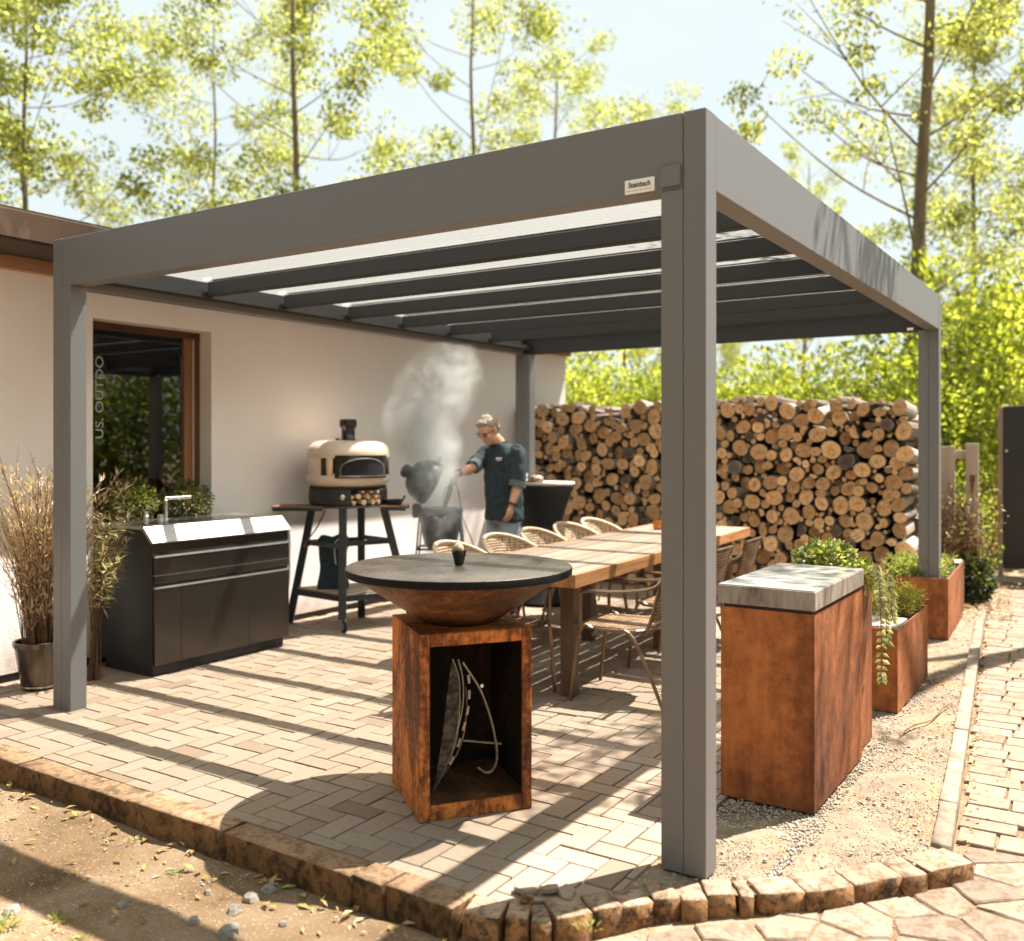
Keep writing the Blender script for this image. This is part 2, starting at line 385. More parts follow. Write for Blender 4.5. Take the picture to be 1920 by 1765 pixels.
for i in range(len(arc_pts) - 1):
    a, b = Vector(arc_pts[i]), Vector(arc_pts[i + 1]); d = (b - a).normalized(); nn = Vector((d.y, -d.x)); gp = rnd.uniform(.003, .007)
    a2, b2 = a + d * gp, b - d * gp; wi, wo_ = rnd.uniform(.055, .075), rnd.uniform(.048, .066); sk = rnd.uniform(-.012, .012)
    poly = [tuple(a2 + nn * wo_ + d * sk), tuple(b2 + nn * wo_ + d * sk), tuple(b2 - nn * wi), tuple(a2 - nn * wi)]
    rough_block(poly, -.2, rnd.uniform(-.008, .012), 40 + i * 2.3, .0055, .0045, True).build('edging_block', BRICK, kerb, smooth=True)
y = .74
while y < 6.9:
    l = rnd.choice([.34, .48, .52, .62]); a, b = y + .004, y + l - .004; y += l
    rough_block([(kx(a), a), (kx(b), b), (kx(b) - .068, b), (kx(a) - .068, a)], -.2, .006 + rnd.uniform(-.006, .006), 90 + y, .004).build('kerb_stone', PALE, kerb, smooth=True)

# cobbled path on the right, crazy paving at its near end
path = tag(bpy.data.objects.new('path', None), 'sunlit path of worn blocks beside the planters', kind='structure'); COL.objects.link(path)
COBBLE = stonemat('worn path block', (0.270, 0.202, 0.150), (0.239, 0.177, 0.131), (0.191, 0.129, 0.085), 4)
y = .98; row = 0
while y < 8.6:
    dy = rnd.uniform(.125, .165); x = kx(y) + .022 - rnd.uniform(0, .05); row += 1
    first = True
    while x < kx(y) + .95 + .1 * max(0, 3 - y):
        dx = rnd.uniform(.15, .24); x0 = max(x, kx(y + dy) + .012)
        if x + dx - x0 > .05:
            p = [(x0 + .004 + rnd.uniform(0, .005), y + .003 + rnd.uniform(0, .004)), (x + dx - .004, y + .003 + rnd.uniform(0, .005)), (x + dx - .004 - rnd.uniform(0, .005), y + dy - .003), (x0 + .004, y + dy - .003 - rnd.uniform(0, .004))]
            mxx, myy = (x0 + x + dx) / 2, y + dy / 2
            if visible(mxx, myy, -.05):
                m_ = MB(); m_.prism([(a - mxx, b - myy) for a, b in p], -.05, 0, c=.004)
                o = m_.build('path_block', COBBLE, path, loc=(mxx, myy, -.056 + rnd.uniform(-.0025, .0025))); o.rotation_euler = (rnd.gauss(0, .008), rnd.gauss(0, .008), rnd.gauss(0, .015))
        x += dx
    y += dy
pts = []; r2 = random.Random(5); tries = 0
while len(pts) < 150 and tries < 9000:
    tries += 1; p = (r2.uniform(-.55, 1.75), r2.uniform(-1.5, 1.02))
    if all(math.hypot(p[0] - q[0], p[1] - q[1]) > (.115 if p[0] > .1 else .15) for q in pts): pts.append(p)
def arc_front(x): 
    for i in range(len(arc_pts) - 1):
        a, b = arc_pts[i], arc_pts[i + 1]
        if a[0] <= x <= b[0]: return lerp(a[1], b[1], (x - a[0]) / (b[0] - a[0])) - .12
    return -.75 if x < -.6 else 9
FLAG = stonemat('broken flagstone', (0.261, 0.200, 0.150), (0.226, 0.172, 0.126), (0.148, 0.097, 0.061), 7)
for i, p in enumerate(pts):
    poly = [(p[0] - .4, p[1] - .4), (p[0] + .4, p[1] - .4), (p[0] + .4, p[1] + .4), (p[0] - .4, p[1] + .4)]
    for j, q in enumerate(pts):
        if j == i: continue
        dx, dy = q[0] - p[0], q[1] - p[1]; l = math.hypot(dx, dy)
        if l < .9: poly = clip(poly, dx / l, dy / l, (dx * (p[0] + q[0]) / 2 + dy * (p[1] + q[1]) / 2) / l - .004)
        if len(poly) < 3: break
    if len(poly) > 2: poly = clip(poly, 0, 1, .965)
    if len(poly) < 3 or area(poly) < .006: continue
    ax_, ay_, bx_, by_ = -.36, -.615, .78, .66
    if p[0] < .72: poly = clip(poly, -(by_ - ay_), (bx_ - ax_), -(by_ - ay_) * ax_ + (bx_ - ax_) * ay_)
    if len(poly) > 2: poly = clip(poly, -1, 0, .25 + .12 * noise.noise(Vector((p[0] * 5, p[1] * 5, 0))))
    if len(poly) < 3 or area(poly) < .004: continue
    if not visible(p[0], p[1], -.06): continue
    m_ = MB(); ring = []
    for a, b in zip(poly, poly[1:] + poly[:1]):
        k = max(1, int(math.hypot(b[0] - a[0], b[1] - a[1]) / .05))
        for j in range(k):
            x_, y_ = lerp(a[0], b[0], j / k), lerp(a[1], b[1], j / k); nv = noise.noise_vector(Vector((x_ * 14, y_ * 14, i))) * .012; ring.append((x_ + nv.x - p[0], y_ + nv.y - p[1]))
    m_.prism(ring, -.04, 0, c=.006)
    o = m_.build('flagstone', FLAG, path, loc=(p[0], p[1], gz(p[0], p[1]) + .008 + r2.uniform(-.002, .002))); o.rotation_euler = (r2.gauss(0, .012), r2.gauss(0, .012), 0)

# gravel bed between patio, kerb and planters
GRAVBED = mat('gravel bed sand', (0.252, 0.187, 0.126), (0.178, 0.124, 0.077), scale=9, rough=.95, stain=(.34, .18, .08), sscale=2.4, spos=(.5, .64), samt=.75, bmp=.8, bscale=150, bdist=.006)
gx = []; mb = MB(); ny = 90
def bed_lo(y):
    if y > -.2: return -.207
    return -.207
def inside_bed(x, y):
    if x < -.205 or x > kx(y) - .06 or y > 7.6: return False
    return y > arc_front(x) + .14 if x < .7 else True
nxg, nyg = 60, 230; V = []; ok = {}
for j in range(nyg):
    y = -.30 + j * .035
    for i in range(nxg):
        x = -.22 + i * .0165; V.append((x, y, -.012 + .012 * noise.noise(Vector((x * 3, y * 3, 2))) + .004 * noise.noise(Vector((x * 16, y * 16, 4)))))
        ok[i, j] = x <= kx(max(y, .7)) - .03 and (y > arc_front(x) + .06 or x > .7)
F = [(j * nxg + i, j * nxg + i + 1, (j + 1) * nxg + i + 1, (j + 1) * nxg + i) for j in range(nyg - 1) for i in range(nxg - 1) if all(ok[a] for a in ((i, j), (i + 1, j), (i, j + 1), (i + 1, j + 1)))]
mb.add(V, F); tag(mb.build('gravel_bed', GRAVBED, smooth=True), 'strip of sandy gravel under the rusty planters', kind='structure')
PEB = mat('pebble', (.30, .25, .19), (.41, .355, .29), scale=30, rough=.85, rvar=.32)
def pebble(mb_, x, y, z, s, rr):
    k = [(0, 0, 1), (0, 0, -.7)] + [(math.cos(a) * rr.uniform(.75, 1.1), math.sin(a) * rr.uniform(.75, 1.1), rr.uniform(-.25, .25)) for a in [i * math.pi / 2.5 for i in range(5)]]
    mb_.add(k, [(0, 2 + i, 2 + (i + 1) % 5) for i in range(5)] + [(1, 2 + (i + 1) % 5, 2 + i) for i in range(5)], M=T(x, y, z, rr.uniform(-.5, .5), rr.uniform(-.5, .5), rr.uniform(0, 6)) @ Matrix.Diagonal((s, s * rr.uniform(.6, .9), s * rr.uniform(.4, .65), 1)))
mb = MB(); rr = random.Random(11)
for i in range(30000):
    y = -.25 + 5.2 * rr.random() ** 1.7; x = rr.uniform(-.2, .72)
    if not inside_bed(x, y): continue
    dens = noise.noise(Vector((x * 2.5, y * 2.5, 7)))
    near_box = (x < .22 and (.5 < y < .8 or 2.3 < y < 2.52)) or (.155 < x < .2 and y < 3.5) 
    if dens < -.05 and not near_box and rr.random() < .6: continue
    pebble(mb, x, y, -.008, (rr.uniform(.0022, .0058) if rr.random() < .97 else rr.uniform(.008, .014)) if not near_box else rr.uniform(.004, .010), rr)
tag(mb.build('gravel', PEB, smooth=True), 'loose small gravel around the planters', 'gravel', kind='stuff')
# ------------------------------------------------------------------ pergola
PX0, PX1, PY1, PZ, PB = -3.909, 0.0, 4.97, 2.66, 2.392
perg = thing('pergola', 'large grey aluminium pergola with glazed roof over the patio', 'pergola', (0, 0, 0))
def post(x0, x1, y0, y1, outer_right, top=PZ):
    mb = MB(); xm = (x0 + x1) / 2
    if outer_right: mb.box(xm + .001, x1, y0, y1, 0, top, c=.002); mb.box(x0, xm - .001, y0, y1, 0, PB, c=.002)
    else: mb.box(x0, xm - .001, y0, y1, 0, top, c=.002); mb.box(xm + .001, x1, y0, y1, 0, PB, c=.002)
    return mb.build('post', GREY, perg)
post(-.167, 0, 0, .1, True); post(PX0, PX0 + .167, 0, .1, False)
post(-.150, 0, 4.865, PY1, True); post(PX0, PX0 + .167, 4.865, PY1, False)
MB().box(PX0 + .085, -.0855, 0.0015, .1, PB + .001, PZ - .001, c=.002).build('beam', GREY, perg)
MB().box(-.1, -.0015, .1015, 4.864, PB + .001, PZ - .001, c=.002).build('beam', GREY, perg)
MB().box(PX0 + .0015, PX0 + .1, .1015, 4.864, PB + .001, PZ - .001, c=.002).build('beam', GREY, perg)
MB().box(PX0 + .085, -.077, 4.866, PY1 - .0015, PB + .001, PZ - .001, c=.002).build('beam', GREYD, perg)
MB().box(-.165, -.0915, -.012, .0005, PB + .012, PB + .085, c=.002).build('joint_cover', GREY, perg)
# gutter channel along the house side and inner ledges
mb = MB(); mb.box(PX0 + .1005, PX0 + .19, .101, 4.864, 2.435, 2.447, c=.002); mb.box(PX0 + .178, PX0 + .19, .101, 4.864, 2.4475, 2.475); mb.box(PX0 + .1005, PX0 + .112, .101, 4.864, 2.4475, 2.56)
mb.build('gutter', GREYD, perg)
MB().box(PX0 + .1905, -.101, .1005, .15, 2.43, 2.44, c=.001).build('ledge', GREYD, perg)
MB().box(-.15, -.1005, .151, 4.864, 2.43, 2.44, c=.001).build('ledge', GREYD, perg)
RY = [.95, 1.60, 2.25, 2.89, 3.53, 4.17]
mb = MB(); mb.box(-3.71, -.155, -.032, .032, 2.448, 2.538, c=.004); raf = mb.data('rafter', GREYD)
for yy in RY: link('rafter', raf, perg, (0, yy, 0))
def roofglass():
    m, t, b, o = newmat('opal roof glass'); t.nodes.remove(b); v = coords(t, True, (.15, .15, .15))
    tr = N(t, 'BsdfTransparent'); tr.inputs['Color'].default_value = (.95, .96, .95, 1)
    df = N(t, 'BsdfTranslucent'); df.inputs['Color'].default_value = (.98, .97, .94, 1)
    gl = N(t, 'BsdfGlossy', Roughness=.08); gl.inputs['Color'].default_value = (.9, .9, .9, 1)
    n = noise_(t, v, 3, 5); f1 = ramp(t, n, [(.3, .165), (.8, .175)])
    m1 = N(t, 'MixShader'); L(t, f1, m1.inputs[0]); L(t, tr.outputs[0], m1.inputs[1]); L(t, df.outputs[0], m1.inputs[2])
    fr = N(t, 'Fresnel', IOR=1.06); m2 = N(t, 'MixShader'); L(t, fr.outputs[0], m2.inputs[0]); L(t, m1.outputs[0], m2.inputs[1]); L(t, gl.outputs[0], m2.inputs[2])
    L(t, m2.outputs[0], o.inputs['Surface']); return m
RG = roofglass()
edges = [.102] + RY + [4.863]
for a, b in zip(edges, edges[1:]):
    MB().box(-3.795, -.102, a + .004, b - .004, 2.550, 2.556).build('roof_panel', RG, perg)
for yy in RY: MB().box(-3.71, -.155, yy - .02, yy + .02, 2.5565, 2.5585).build('glazing_bar', GREYD, perg)
WHITE = mat('white label', (.8, .79, .76), rough=.5); INK = mat('dark print', (.02, .02, .022), rough=.6)
pl = MB().box(-.306, -.191, -.0045, .001, 2.400, 2.450).build('name_plate', WHITE, perg)
def text(s, size, loc, rot, m, parent, name='lettering', bold=0, sx=1, ax='CENTER'):
    c = bpy.data.curves.new(name, 'FONT'); c.body = s; c.size = size; c.align_x = ax; c.align_y = 'CENTER'; c.offset = bold; c.extrude = .0004
    c.materials.append(m); tmp = bpy.data.objects.new(name + '_tmp', c); COL.objects.link(tmp)
    dg = bpy.context.evaluated_depsgraph_get(); me = bpy.data.meshes.new_from_object(tmp.evaluated_get(dg)); me.name = name
    bpy.data.objects.remove(tmp); bpy.data.curves.remove(c)
    o = bpy.data.objects.new(name, me); COL.objects.link(o); o.parent = parent; o.location = loc; o.rotation_euler = rot; o.scale = (sx, 1, 1); return o
text('Steinbach', .0285, (-.2485, -.0052, 2.430), (R(90), 0, 0), INK, pl, bold=.0005, sx=.80)
mb = MB()
for a_, b_ in ((-.299, -.282), (-.277, -.252), (-.247, -.233), (-.228, -.217), (-.213, -.200)): mb.box(a_, b_, -.0053, -.0046, 2.4085, 2.4115)
tag(mb.build('tagline', mat('faint print', (.35, .34, .33)), pl), kind='stuff')
MB().box(-.23, -.185, 4.858, 4.8645, 2.398, 2.416).build('tag_plate', WHITE, perg)

# ------------------------------------------------------------------ house with window
PLASTER = mat('warm white render', (.80, .72, .67), (.83, .775, .74), scale=.8, detail=3, rough=.92, bmp=.6, bscale=70, bdist=.005, stain=(.73, .61, .53), sscale=.7, spos=(.5, .75), samt=.6)
WOODD = mat('dark window wood', (.05, .018, .007), (.11, .04, .014), scale=10, stretch=(1, 1, .06), rough=.4, detail=6)
WOODM = mat('brown window wood', (.20, .085, .03), (.28, .12, .045), scale=12, stretch=(1, 1, .06), rough=.45, detail=6)
CEDAR = mat('cedar board', (.30, .15, .075), (.42, .24, .13), scale=9, stretch=(1, .05, 1), rough=.7, detail=6)
COPPER = mat('weathered fascia', (.036, .020, .011), (.070, .038, .021), scale=3, rough=.75, spec=.2, stain=(.10, .072, .045), sscale=7, spos=(.52, .66), stretch=(1, 1, .4))
_t = PLASTER.node_tree; _b = [n for n in _t.nodes if n.type == 'BSDF_PRINCIPLED'][0]; _src = _b.inputs['Base Color'].links[0].from_socket
_sep = N(_t, 'SeparateXYZ'); L(_t, coords(_t), _sep.inputs[0]); _k = math_(_t, 'SUBTRACT', math_(_t, 'MULTIPLY', noise_(_t, coords(_t, True, (1, 1, .6)), 7, 5, .7), .62), _sep.outputs['Z'])
L(_t, mixc(_t, ramp(_t, _k, [(.0, 0.), (.30, .75)]), _src, (.42, .33, .26)), _b.inputs['Base Color'])
hs = thing('house', 'low white rendered house with brown window and flat roof', 'house', (-4.7, 0, 0))
WY0, WY1, WZ0, WZ1 = .762, 1.760, .90, 2.362
mb = MB(); x0, x1 = -.32, 0
mb.box(x0, x1, -9, WY0, .05, 2.684); mb.box(x0, x1, WY1, 7.26, .05, 2.684); mb.box(x0, x1, WY0, WY1, .05, WZ0); mb.box(x0, x1, WY0, WY1, WZ1, 2.684)
mb.box(-5.5, -.3205, 6.95, 7.26, .05, 2.684); mb.box(-5.5, -.3205, -9, -8.7, .05, 2.684); mb.box(-5.8, -5.5005, -9, 7.26, .05, 2.684)
mb.build('wall', PLASTER, hs)
MB().box(-.31, -.012, -9, 7.25, -.15, .0495).build('plinth', BLACK, hs)
MB().box(-5.9, .5, -9.2, 7.4, 2.70, 2.865, c=.004).build('fascia', COPPER, hs)
MB().box(-5.85, .45, -9.1, 7.35, 2.8655, 2.89).build('roof', COPPER, hs)
MB().box(-.3, .48, -9.1, 7.3, 2.685, 2.6995).build('soffit', mat('dark soffit', (.05, .035, .025), rough=.8), hs)
MB().box(.0005, .06, -9.1, 7.3, 2.60, 2.684, c=.003).build('wall_board', CEDAR, hs)
win = bpy.data.objects.new('window', None); COL.objects.link(win); win.parent = hs
mb = MB(); fx0, fx1 = -.20, -.135; fw = .05
mb.box(fx0, fx1, WY0, WY1, WZ1 - fw, WZ1 - .001); mb.box(fx0, fx1, WY0, WY1, WZ0 + .001, WZ0 + .04); mb.box(fx0, fx1, WY1 - fw, WY1 - .001, WZ0 + .0405, WZ1 - fw - .0005); mb.box(fx0, fx1, WY0 + .001, WY0 + fw, WZ0 + .0405, WZ1 - fw - .0005)
mb.build('frame', WOODD, win)
mb = MB(); mb.box(fx0 - .02, fx1 - .012, WY1 - .135, WY1 - fw - .001, WZ0 + .041, WZ1 - fw - .001); mb.build('sash', WOODM, win)
MB().box(fx1 - .011, fx1 - .003, WY1 - .062, WY1 - .0515, WZ0 + .041, WZ1 - fw - .001).build('sash_edge', mat('pale edge strip', (.5, .42, .34)), win)
def paneglass():
    m, t, b, o = newmat('window glass'); t.nodes.remove(b)
    tr = N(t, 'BsdfTransparent'); tr.inputs['Color'].default_value = (.55, .55, .54, 1); gl = N(t, 'BsdfGlossy', Roughness=.005)
    lw = N(t, 'Fresnel', IOR=1.5); f = math_(t, 'MULTIPLY_ADD', lw.outputs[0], 1.5, .07, clamp=True)
    ms = N(t, 'MixShader'); L(t, f, ms.inputs[0]); L(t, tr.outputs[0], ms.inputs[1]); L(t, gl.outputs[0], ms.inputs[2]); L(t, ms.outputs[0], o.inputs['Surface']); return m
pane = MB().box(-.178, -.172, WY0 + fw + .001, WY1 - .136, WZ0 + .041, WZ1 - fw - .001).build('pane', paneglass(), win)
text('US. OUTDO', .088, (-.1705, WY0 + .165, 1.83), (R(90), 0, R(90)), mat('faded glass lettering', (.42, .42, .39)), win, sx=1.25).rotation_euler = (R(90), R(-90), R(90))
MB().box(-.1345, .02, WY0 + .001, WY1 - .001, WZ0 - .03, WZ0 + .0005, c=.004).build('sill', mat('stone sill', (.32, .29, .26), (.38, .34, .30), rough=.7), win)
# ------------------------------------------------------------------ outdoor kitchen by the house wall
CA = R(32.967)
def at(px, z):                                # ground point seen in image column px at depth z
    u = (px - 960) / 1770 * z; return (1.2077 + u * .83896 - z * .54420, -3.0877 + u * .54420 + z * .83896)
def xz_prism(mb, prof, y0, y1, mi=0, M=None):
    n = len(prof); vs = [(p[0], y0, p[1]) for p in prof] + [(p[0], y1, p[1]) for p in prof]
    return mb.add(vs, [tuple(range(n)), tuple(range(n, 2 * n))[::-1]] + [(i, n + i, n + (i + 1) % n, (i + 1) % n) for i in range(n)], mi, M)
GLOSSB = mat('gloss black front', (.010, .009, .009), (.016, .014, .013), scale=3, rough=.16, spec=.6)
DSTEEL = mat('dark brushed steel', (.085, .076, .068), (.093, .083, .074), scale=60, rough=.30, metal=.9, stretch=(1, 1, .02))
MATB = mat('matt black panel', (.014, .013, .013), (.020, .019, .018), scale=5, rough=.55)
kit = thing('outdoor_kitchen', 'black outdoor kitchen unit with steel worktop against the house wall', 'kitchen unit', (-4.0, .735, 0))
KL = 1.165
MB().box(-.55, -.045, .02, KL - .1, 0, .0695, c=.003).build('plinth', MATB, kit)
mb = MB(); xz_prism(mb, [(-.60, .07), (-.022, .07), (-.022, .86), (-.108, .944), (-.60, .944)], 0, KL); mb.build('carcass', MATB, kit)
mb = MB(); xz_prism(mb, [(-.612, .9455), (-.108, .9455), (-.021, .8605), (.004, .8605), (.004, .868), (-.094, .965), (-.612, .965)], -.012, KL + .014); wt = mb.build('worktop', STEEL, kit)
mb = MB(); mb.box(-.50, -.16, .10, .98, .9655, .9685, c=.001); mb.build('sink_cover', mat('steel cover plate', (.36, .34, .31), (.46, .44, .40), scale=30, rough=.22, metal=1, stretch=(1, .05, 1)), wt)
mb = MB(); mb.box(-.505, -.155, .095, .0995, .9655, .9665); mb.box(-.505, -.155, .9805, .985, .9655, .9665); mb.box(-.505, -.5005, .0995, .9805, .9655, .9665); mb.build('sink_seal', RUBBER, wt)
MB().box(-.0215, -.012, .002, KL - .002, .797, .855, c=.001).build('top_rail', GLOSSB, kit)
sp = [.004, .207, .780, KL - .002]
LIP = mat('pale steel lip', (.55, .50, .45), (.62, .57, .52), scale=20, rough=.3, metal=1)
def front(a, b, z0, z1, m, name, lip):
    o = MB().box(-.0215, .0, a + .0015, b - .0015, z0, z1, c=.0015).build(name, m, kit)
    if lip:
        mb = MB(); xz_prism(mb, [(-.02, z1 + .0005), (.004, z1 + .0005), (.001, z1 + .013), (-.02, z1 + .013)], a + .0015, b - .0015); mb.build('handle', LIP, o)
for a, b in ((sp[0], sp[2]), (sp[2], sp[3])):
    front(a, b, .657, .768, GLOSSB, 'drawer', True); front(a, b, .603, .651, GLOSSB, 'drawer', False)
    MB().box(-.021, -.0065, a + .002, b - .002, .6515, .6565).build('drawer_gap', LIP, kit)
for a, b in zip(sp, sp[1:]): front(a, b, .076, .567, DSTEEL, 'door', True)
MB().box(-.06, -.046, KL - .099, KL - .02, .0, .0695).build('foot', MATB, kit)
tap = MB(); fx, fy = -.50, .46
tap.box(fx - .02, fx + .02, fy - .02, fy + .02, .9655, .972); tap.box(fx - .011, fx + .011, fy - .011, fy + .011, .9725, 1.105, c=.002)
tap.box(fx - .009, fx + .009, fy - .011, fy + .215, 1.1055, 1.124, c=.002)
tp = tap.build('tap', STEEL, kit)
mb = MB(); mb.lathe([(0, .9655), (.02, .9655), (.02, 1.0), (.016, 1.004), (.016, 1.03), (0, 1.032)], 16, M=T(-.50, .30, 0)); mb.build('tap_lever', STEEL, kit, smooth='auto')
mb = MB(); mb.lathe([(0, .9655), (.022, .9655), (.022, 1.01), (0, 1.012)], 16, M=T(-.42, .36, 0)); mb.build('soap_pump', STEEL, kit, smooth='auto')

# ------------------------------------------------------------------ foliage helpers
def leaf(mb, p, d, up, l, wd, fold=.25, mi=0):
    d = Vector(d).normalized(); s = d.cross(up); s = s.normalized() if s.length > 1e-5 else d.orthogonal().normalized(); n = s.cross(d); p = Vector(p)
    a, b, c, e = p, p + d * l * .45 + s * wd / 2 + n * wd * fold, p + d * l, p + d * l * .45 - s * wd / 2 + n * wd * fold
    mb.add([a, b, c, e], [(0, 1, 2), (0, 2, 3)], mi)
def rv(rr): 
    while True:
        v = Vector((rr.uniform(-1, 1), rr.uniform(-1, 1), rr.uniform(-1, 1)))
        if .05 < v.length < 1: return v
def bush(mb, c, rad, n, l, wd, rr, shell=.55, gap=.0, seed=0):
    c = Vector(c); k = 0
    while k < n:
        v = rv(rr); q = v.length
        if q < shell and rr.random() < .7: continue
        p = Vector((v.x * rad[0], v.y * rad[1], v.z * rad[2])); nz_ = noise.noise((c + p) * (2.2 / max(rad)) * 1.3 + Vector((seed, 0, 0)))
        if nz_ < gap: k += .25; continue
        p *= 1 + .22 * nz_
        d = (v.normalized() + rv(rr) * .9); leaf(mb, c + p, d, rv(rr), l * rr.uniform(.6, 1.2), wd * rr.uniform(.7, 1.2)); k += 1
def stems(mb, base, tips, r, rr, n=5, sag=.0):
    for tp_ in tips:
        b = Vector(base); e = Vector(tp_); mid = (b + e) / 2 + Vector((rr.uniform(-.05, .05), rr.uniform(-.05, .05), (e - b).length * .12))
        mb.tube(curve([b, mid, e], 3), [r * (1 - .7 * i / 6) for i in range(7)], 4)

# dried grass in a steel pot beside the post
STRAW = leafmat('dried grass', [(0, (.52, .38, .25)), (.4, (.68, .53, .38)), (.75, (.76, .63, .48)), (1, (.42, .28, .16))], .3)
TWIG = mat('twig', (.10, .055, .03), (.18, .10, .055), scale=20, rough=.9)
POTS = mat('dark polished steel pot', (.10, .085, .07), (.16, .135, .11), scale=20, rough=.28, metal=.9, stretch=(1, 1, .03))
pg = thing('potted_grass', 'tall dried grass in a dark steel pot beside the pergola post', 'potted plant', (-4.40, .21, 0))
mb = MB(); mb.lathe([(.095, 0), (.102, .012), (.104, .02), (.142, .262), (.150, .264), (.152, .292), (.146, .296), (.138, .29), (.130, .24), (0, .235)], 40); mb.build('pot', POTS, pg, smooth='auto')
mb = MB(); mb.lathe([(.1065, .016), (.1085, .02), (.1075, .026)], 40); mb.build('pot_ring', LIP, pg)
rr = random.Random(3); st = MB(); lv = MB()
for i in range(150):
    a = rr.uniform(0, 6.283); q = rr.random() ** .6; b = Vector((math.cos(a) * .09 * q, math.sin(a) * .09 * q, .24)); h = rr.uniform(.6, 1.15); sp_ = rr.uniform(.1, .46) * h
    a2 = a + rr.gauss(0, .5); ca, sa = math.cos(a2), math.sin(a2)
    if ca < 0: sp_ *= .3
    e = b + Vector((ca * sp_, sa * sp_, h)); m_ = b + Vector((ca * sp_ * .3, sa * sp_ * .3, h * .55)); c_ = curve([b, m_, e], 5)
    st.tube(c_, [.0032 * (1 - .8 * j / (len(c_) - 1)) + .0006 for j in range(len(c_))], 3)
    for j in range(3, len(c_)):
        for k in range(4):
            p = c_[j - 1].lerp(c_[j], rr.random()); d = (c_[j] - c_[j - 1]).normalized() + rv(rr) * .8; leaf(lv, p, d, rv(rr), rr.uniform(.025, .07), rr.uniform(.005, .012))
    for k in range(2):
        j = rr.randrange(3, len(c_) - 1); d = (c_[j] - c_[j - 1]).normalized() + rv(rr) * .6; l = rr.uniform(.1, .25)
        st.tube([c_[j], c_[j] + d * l * .5, c_[j] + d * l + Vector((0, 0, .02))], [.0018, .0013, .0006], 3)
        for q_ in range(5): p = c_[j] + d * l * rr.random(); leaf(lv, p, d + rv(rr), rv(rr), rr.uniform(.02, .05), rr.uniform(.005, .01))
st.build('stalks', TWIG, pg); tag(lv.build('seed_heads', STRAW, pg), kind='stuff')

BAMB = leafmat('pale bamboo leaf', [(0, (.34, .28, .14)), (.4, (.52, .46, .29)), (.8, (.66, .59, .42)), (1, (.30, .29, .10))], .4)
bs = thing('bamboo_shrub', 'loose pale leaved shrub between grass pot and kitchen unit', 'shrub', (-4.30, .50, 0))
st = MB(); lv = MB()
for i in range(34):
    a = rr.uniform(-1.0, 2.4); h = rr.uniform(.7, 1.22); sp_ = rr.uniform(.05, .34); e = Vector((math.cos(a) * sp_ * .8, math.sin(a) * sp_, h)); e.x = max(e.x, -.28)
    c_ = curve([(rr.gauss(0, .02), rr.gauss(0, .02), 0), (e.x * .3, e.y * .3, h * .6), e], 5); st.tube(c_, [.004 * (1 - .7 * j / 10) for j in range(len(c_))], 3)
    for j in range(6, len(c_)):
        for k in range(5):
            p = c_[j - 1].lerp(c_[j], rr.random()); d = Vector((rr.uniform(-1, 1), rr.uniform(-1, 1), rr.uniform(-.5, .6))); leaf(lv, p, d, Vector((0, 0, 1)), rr.uniform(.05, .11), rr.uniform(.008, .014))
st.build('stem', TWIG, bs); tag(lv.build('foliage', BAMB, bs), kind='stuff')
BOX1 = leafmat('boxwood leaf', [(0, (.045, .055, .012)), (.35, (.09, .105, .022)), (.7, (.17, .175, .04)), (1, (.30, .28, .08))], .3)
BOX2 = leafmat('dark boxwood leaf', [(0, (.025, .03, .010)), (.45, (.06, .065, .018)), (.8, (.13, .13, .035)), (1, (.26, .24, .08))], .25)
for (yy, zz, ry, rz_, m_, lab, sd, n) in ((1.03, 1.065, .20, .17, BOX1, 'light green clipped shrub on the window sill above the kitchen tap', 1, 1900), (1.49, 1.05, .225, .15, BOX2, 'darker green clipped shrub on the window sill beside the tap', 2, 2100)):
    s_ = thing('sill_shrub', lab, 'shrub', (-4.66, yy, .905), group='shrubs on the window sill')
    mb = MB(); mb.box(-.07, .08, -ry * .8, ry * .8, 0, .055, c=.004); mb.build('trough', MATB, s_)
    lv = MB(); bush(lv, (.0, 0, zz - .885), (.13, ry, rz_), n, .028, .014, random.Random(sd), .45, -.25, sd); tag(lv.build('foliage', m_, s_), kind='stuff')
    st = MB(); stems(st, (0, 0, .05), [(rr.uniform(-.08, .08), rr.uniform(-ry, ry) * .7, rr.uniform(.12, .24)) for i in range(14)], .004, rr); st.build('stem', TWIG, s_)

# ------------------------------------------------------------------ pizza oven on its stand
CREAM = mat('cream enamel', (.60, .47, .36), (.64, .51, .40), scale=4, rough=.32, spec=.5, coat=.3)
COPB = mat('polished warm steel', (.62, .50, .40), (.68, .56, .46), scale=10, rough=.10, metal=1)
DARKIN = mat('dark oven hollow', (.006, .006, .006), rough=.9)
ox, oy = at(653, 7.85)
stand = thing('oven_stand', 'black steel oven stand with slatted side shelves and caster wheels', 'stand', (ox, oy, 0), CA)
def flat(mb, a, b, wd, th, up=(0, 0, 1)):
    a, b = Vector(a), Vector(b); d = (b - a).normalized(); s = d.cross(Vector(up)); s = s.normalized() if s.length > 1e-4 else Vector((1, 0, 0)); n = s.cross(d)
    M_ = Matrix((( *s, 0), (*d, 0), (*n, 0), (0, 0, 0, 1))).transposed(); M_.translation = a
    mb.box(-wd / 2, wd / 2, 0, (b - a).length, -th / 2, th / 2, c=.002, M=M_)
TEALB = mat('blue black steel', (.016, .020, .023), (.024, .029, .033), scale=20, rough=.42)
LA, LB, LC, LD = [((-.30, .02, .985), (-.505, .06, 0)), ((.01, -.30, .985), (.01, -.33, .10)), ((.30, -.05, .985), (.545, -.02, 0)), ((.06, .30, .985), (.06, .32, 0))]
for a, b in (LA, LB, LC, LD):
    mb = MB(); flat(mb, b, a, .062, .03, (0, 1, 0)); mb.build('leg', TEALB, stand)
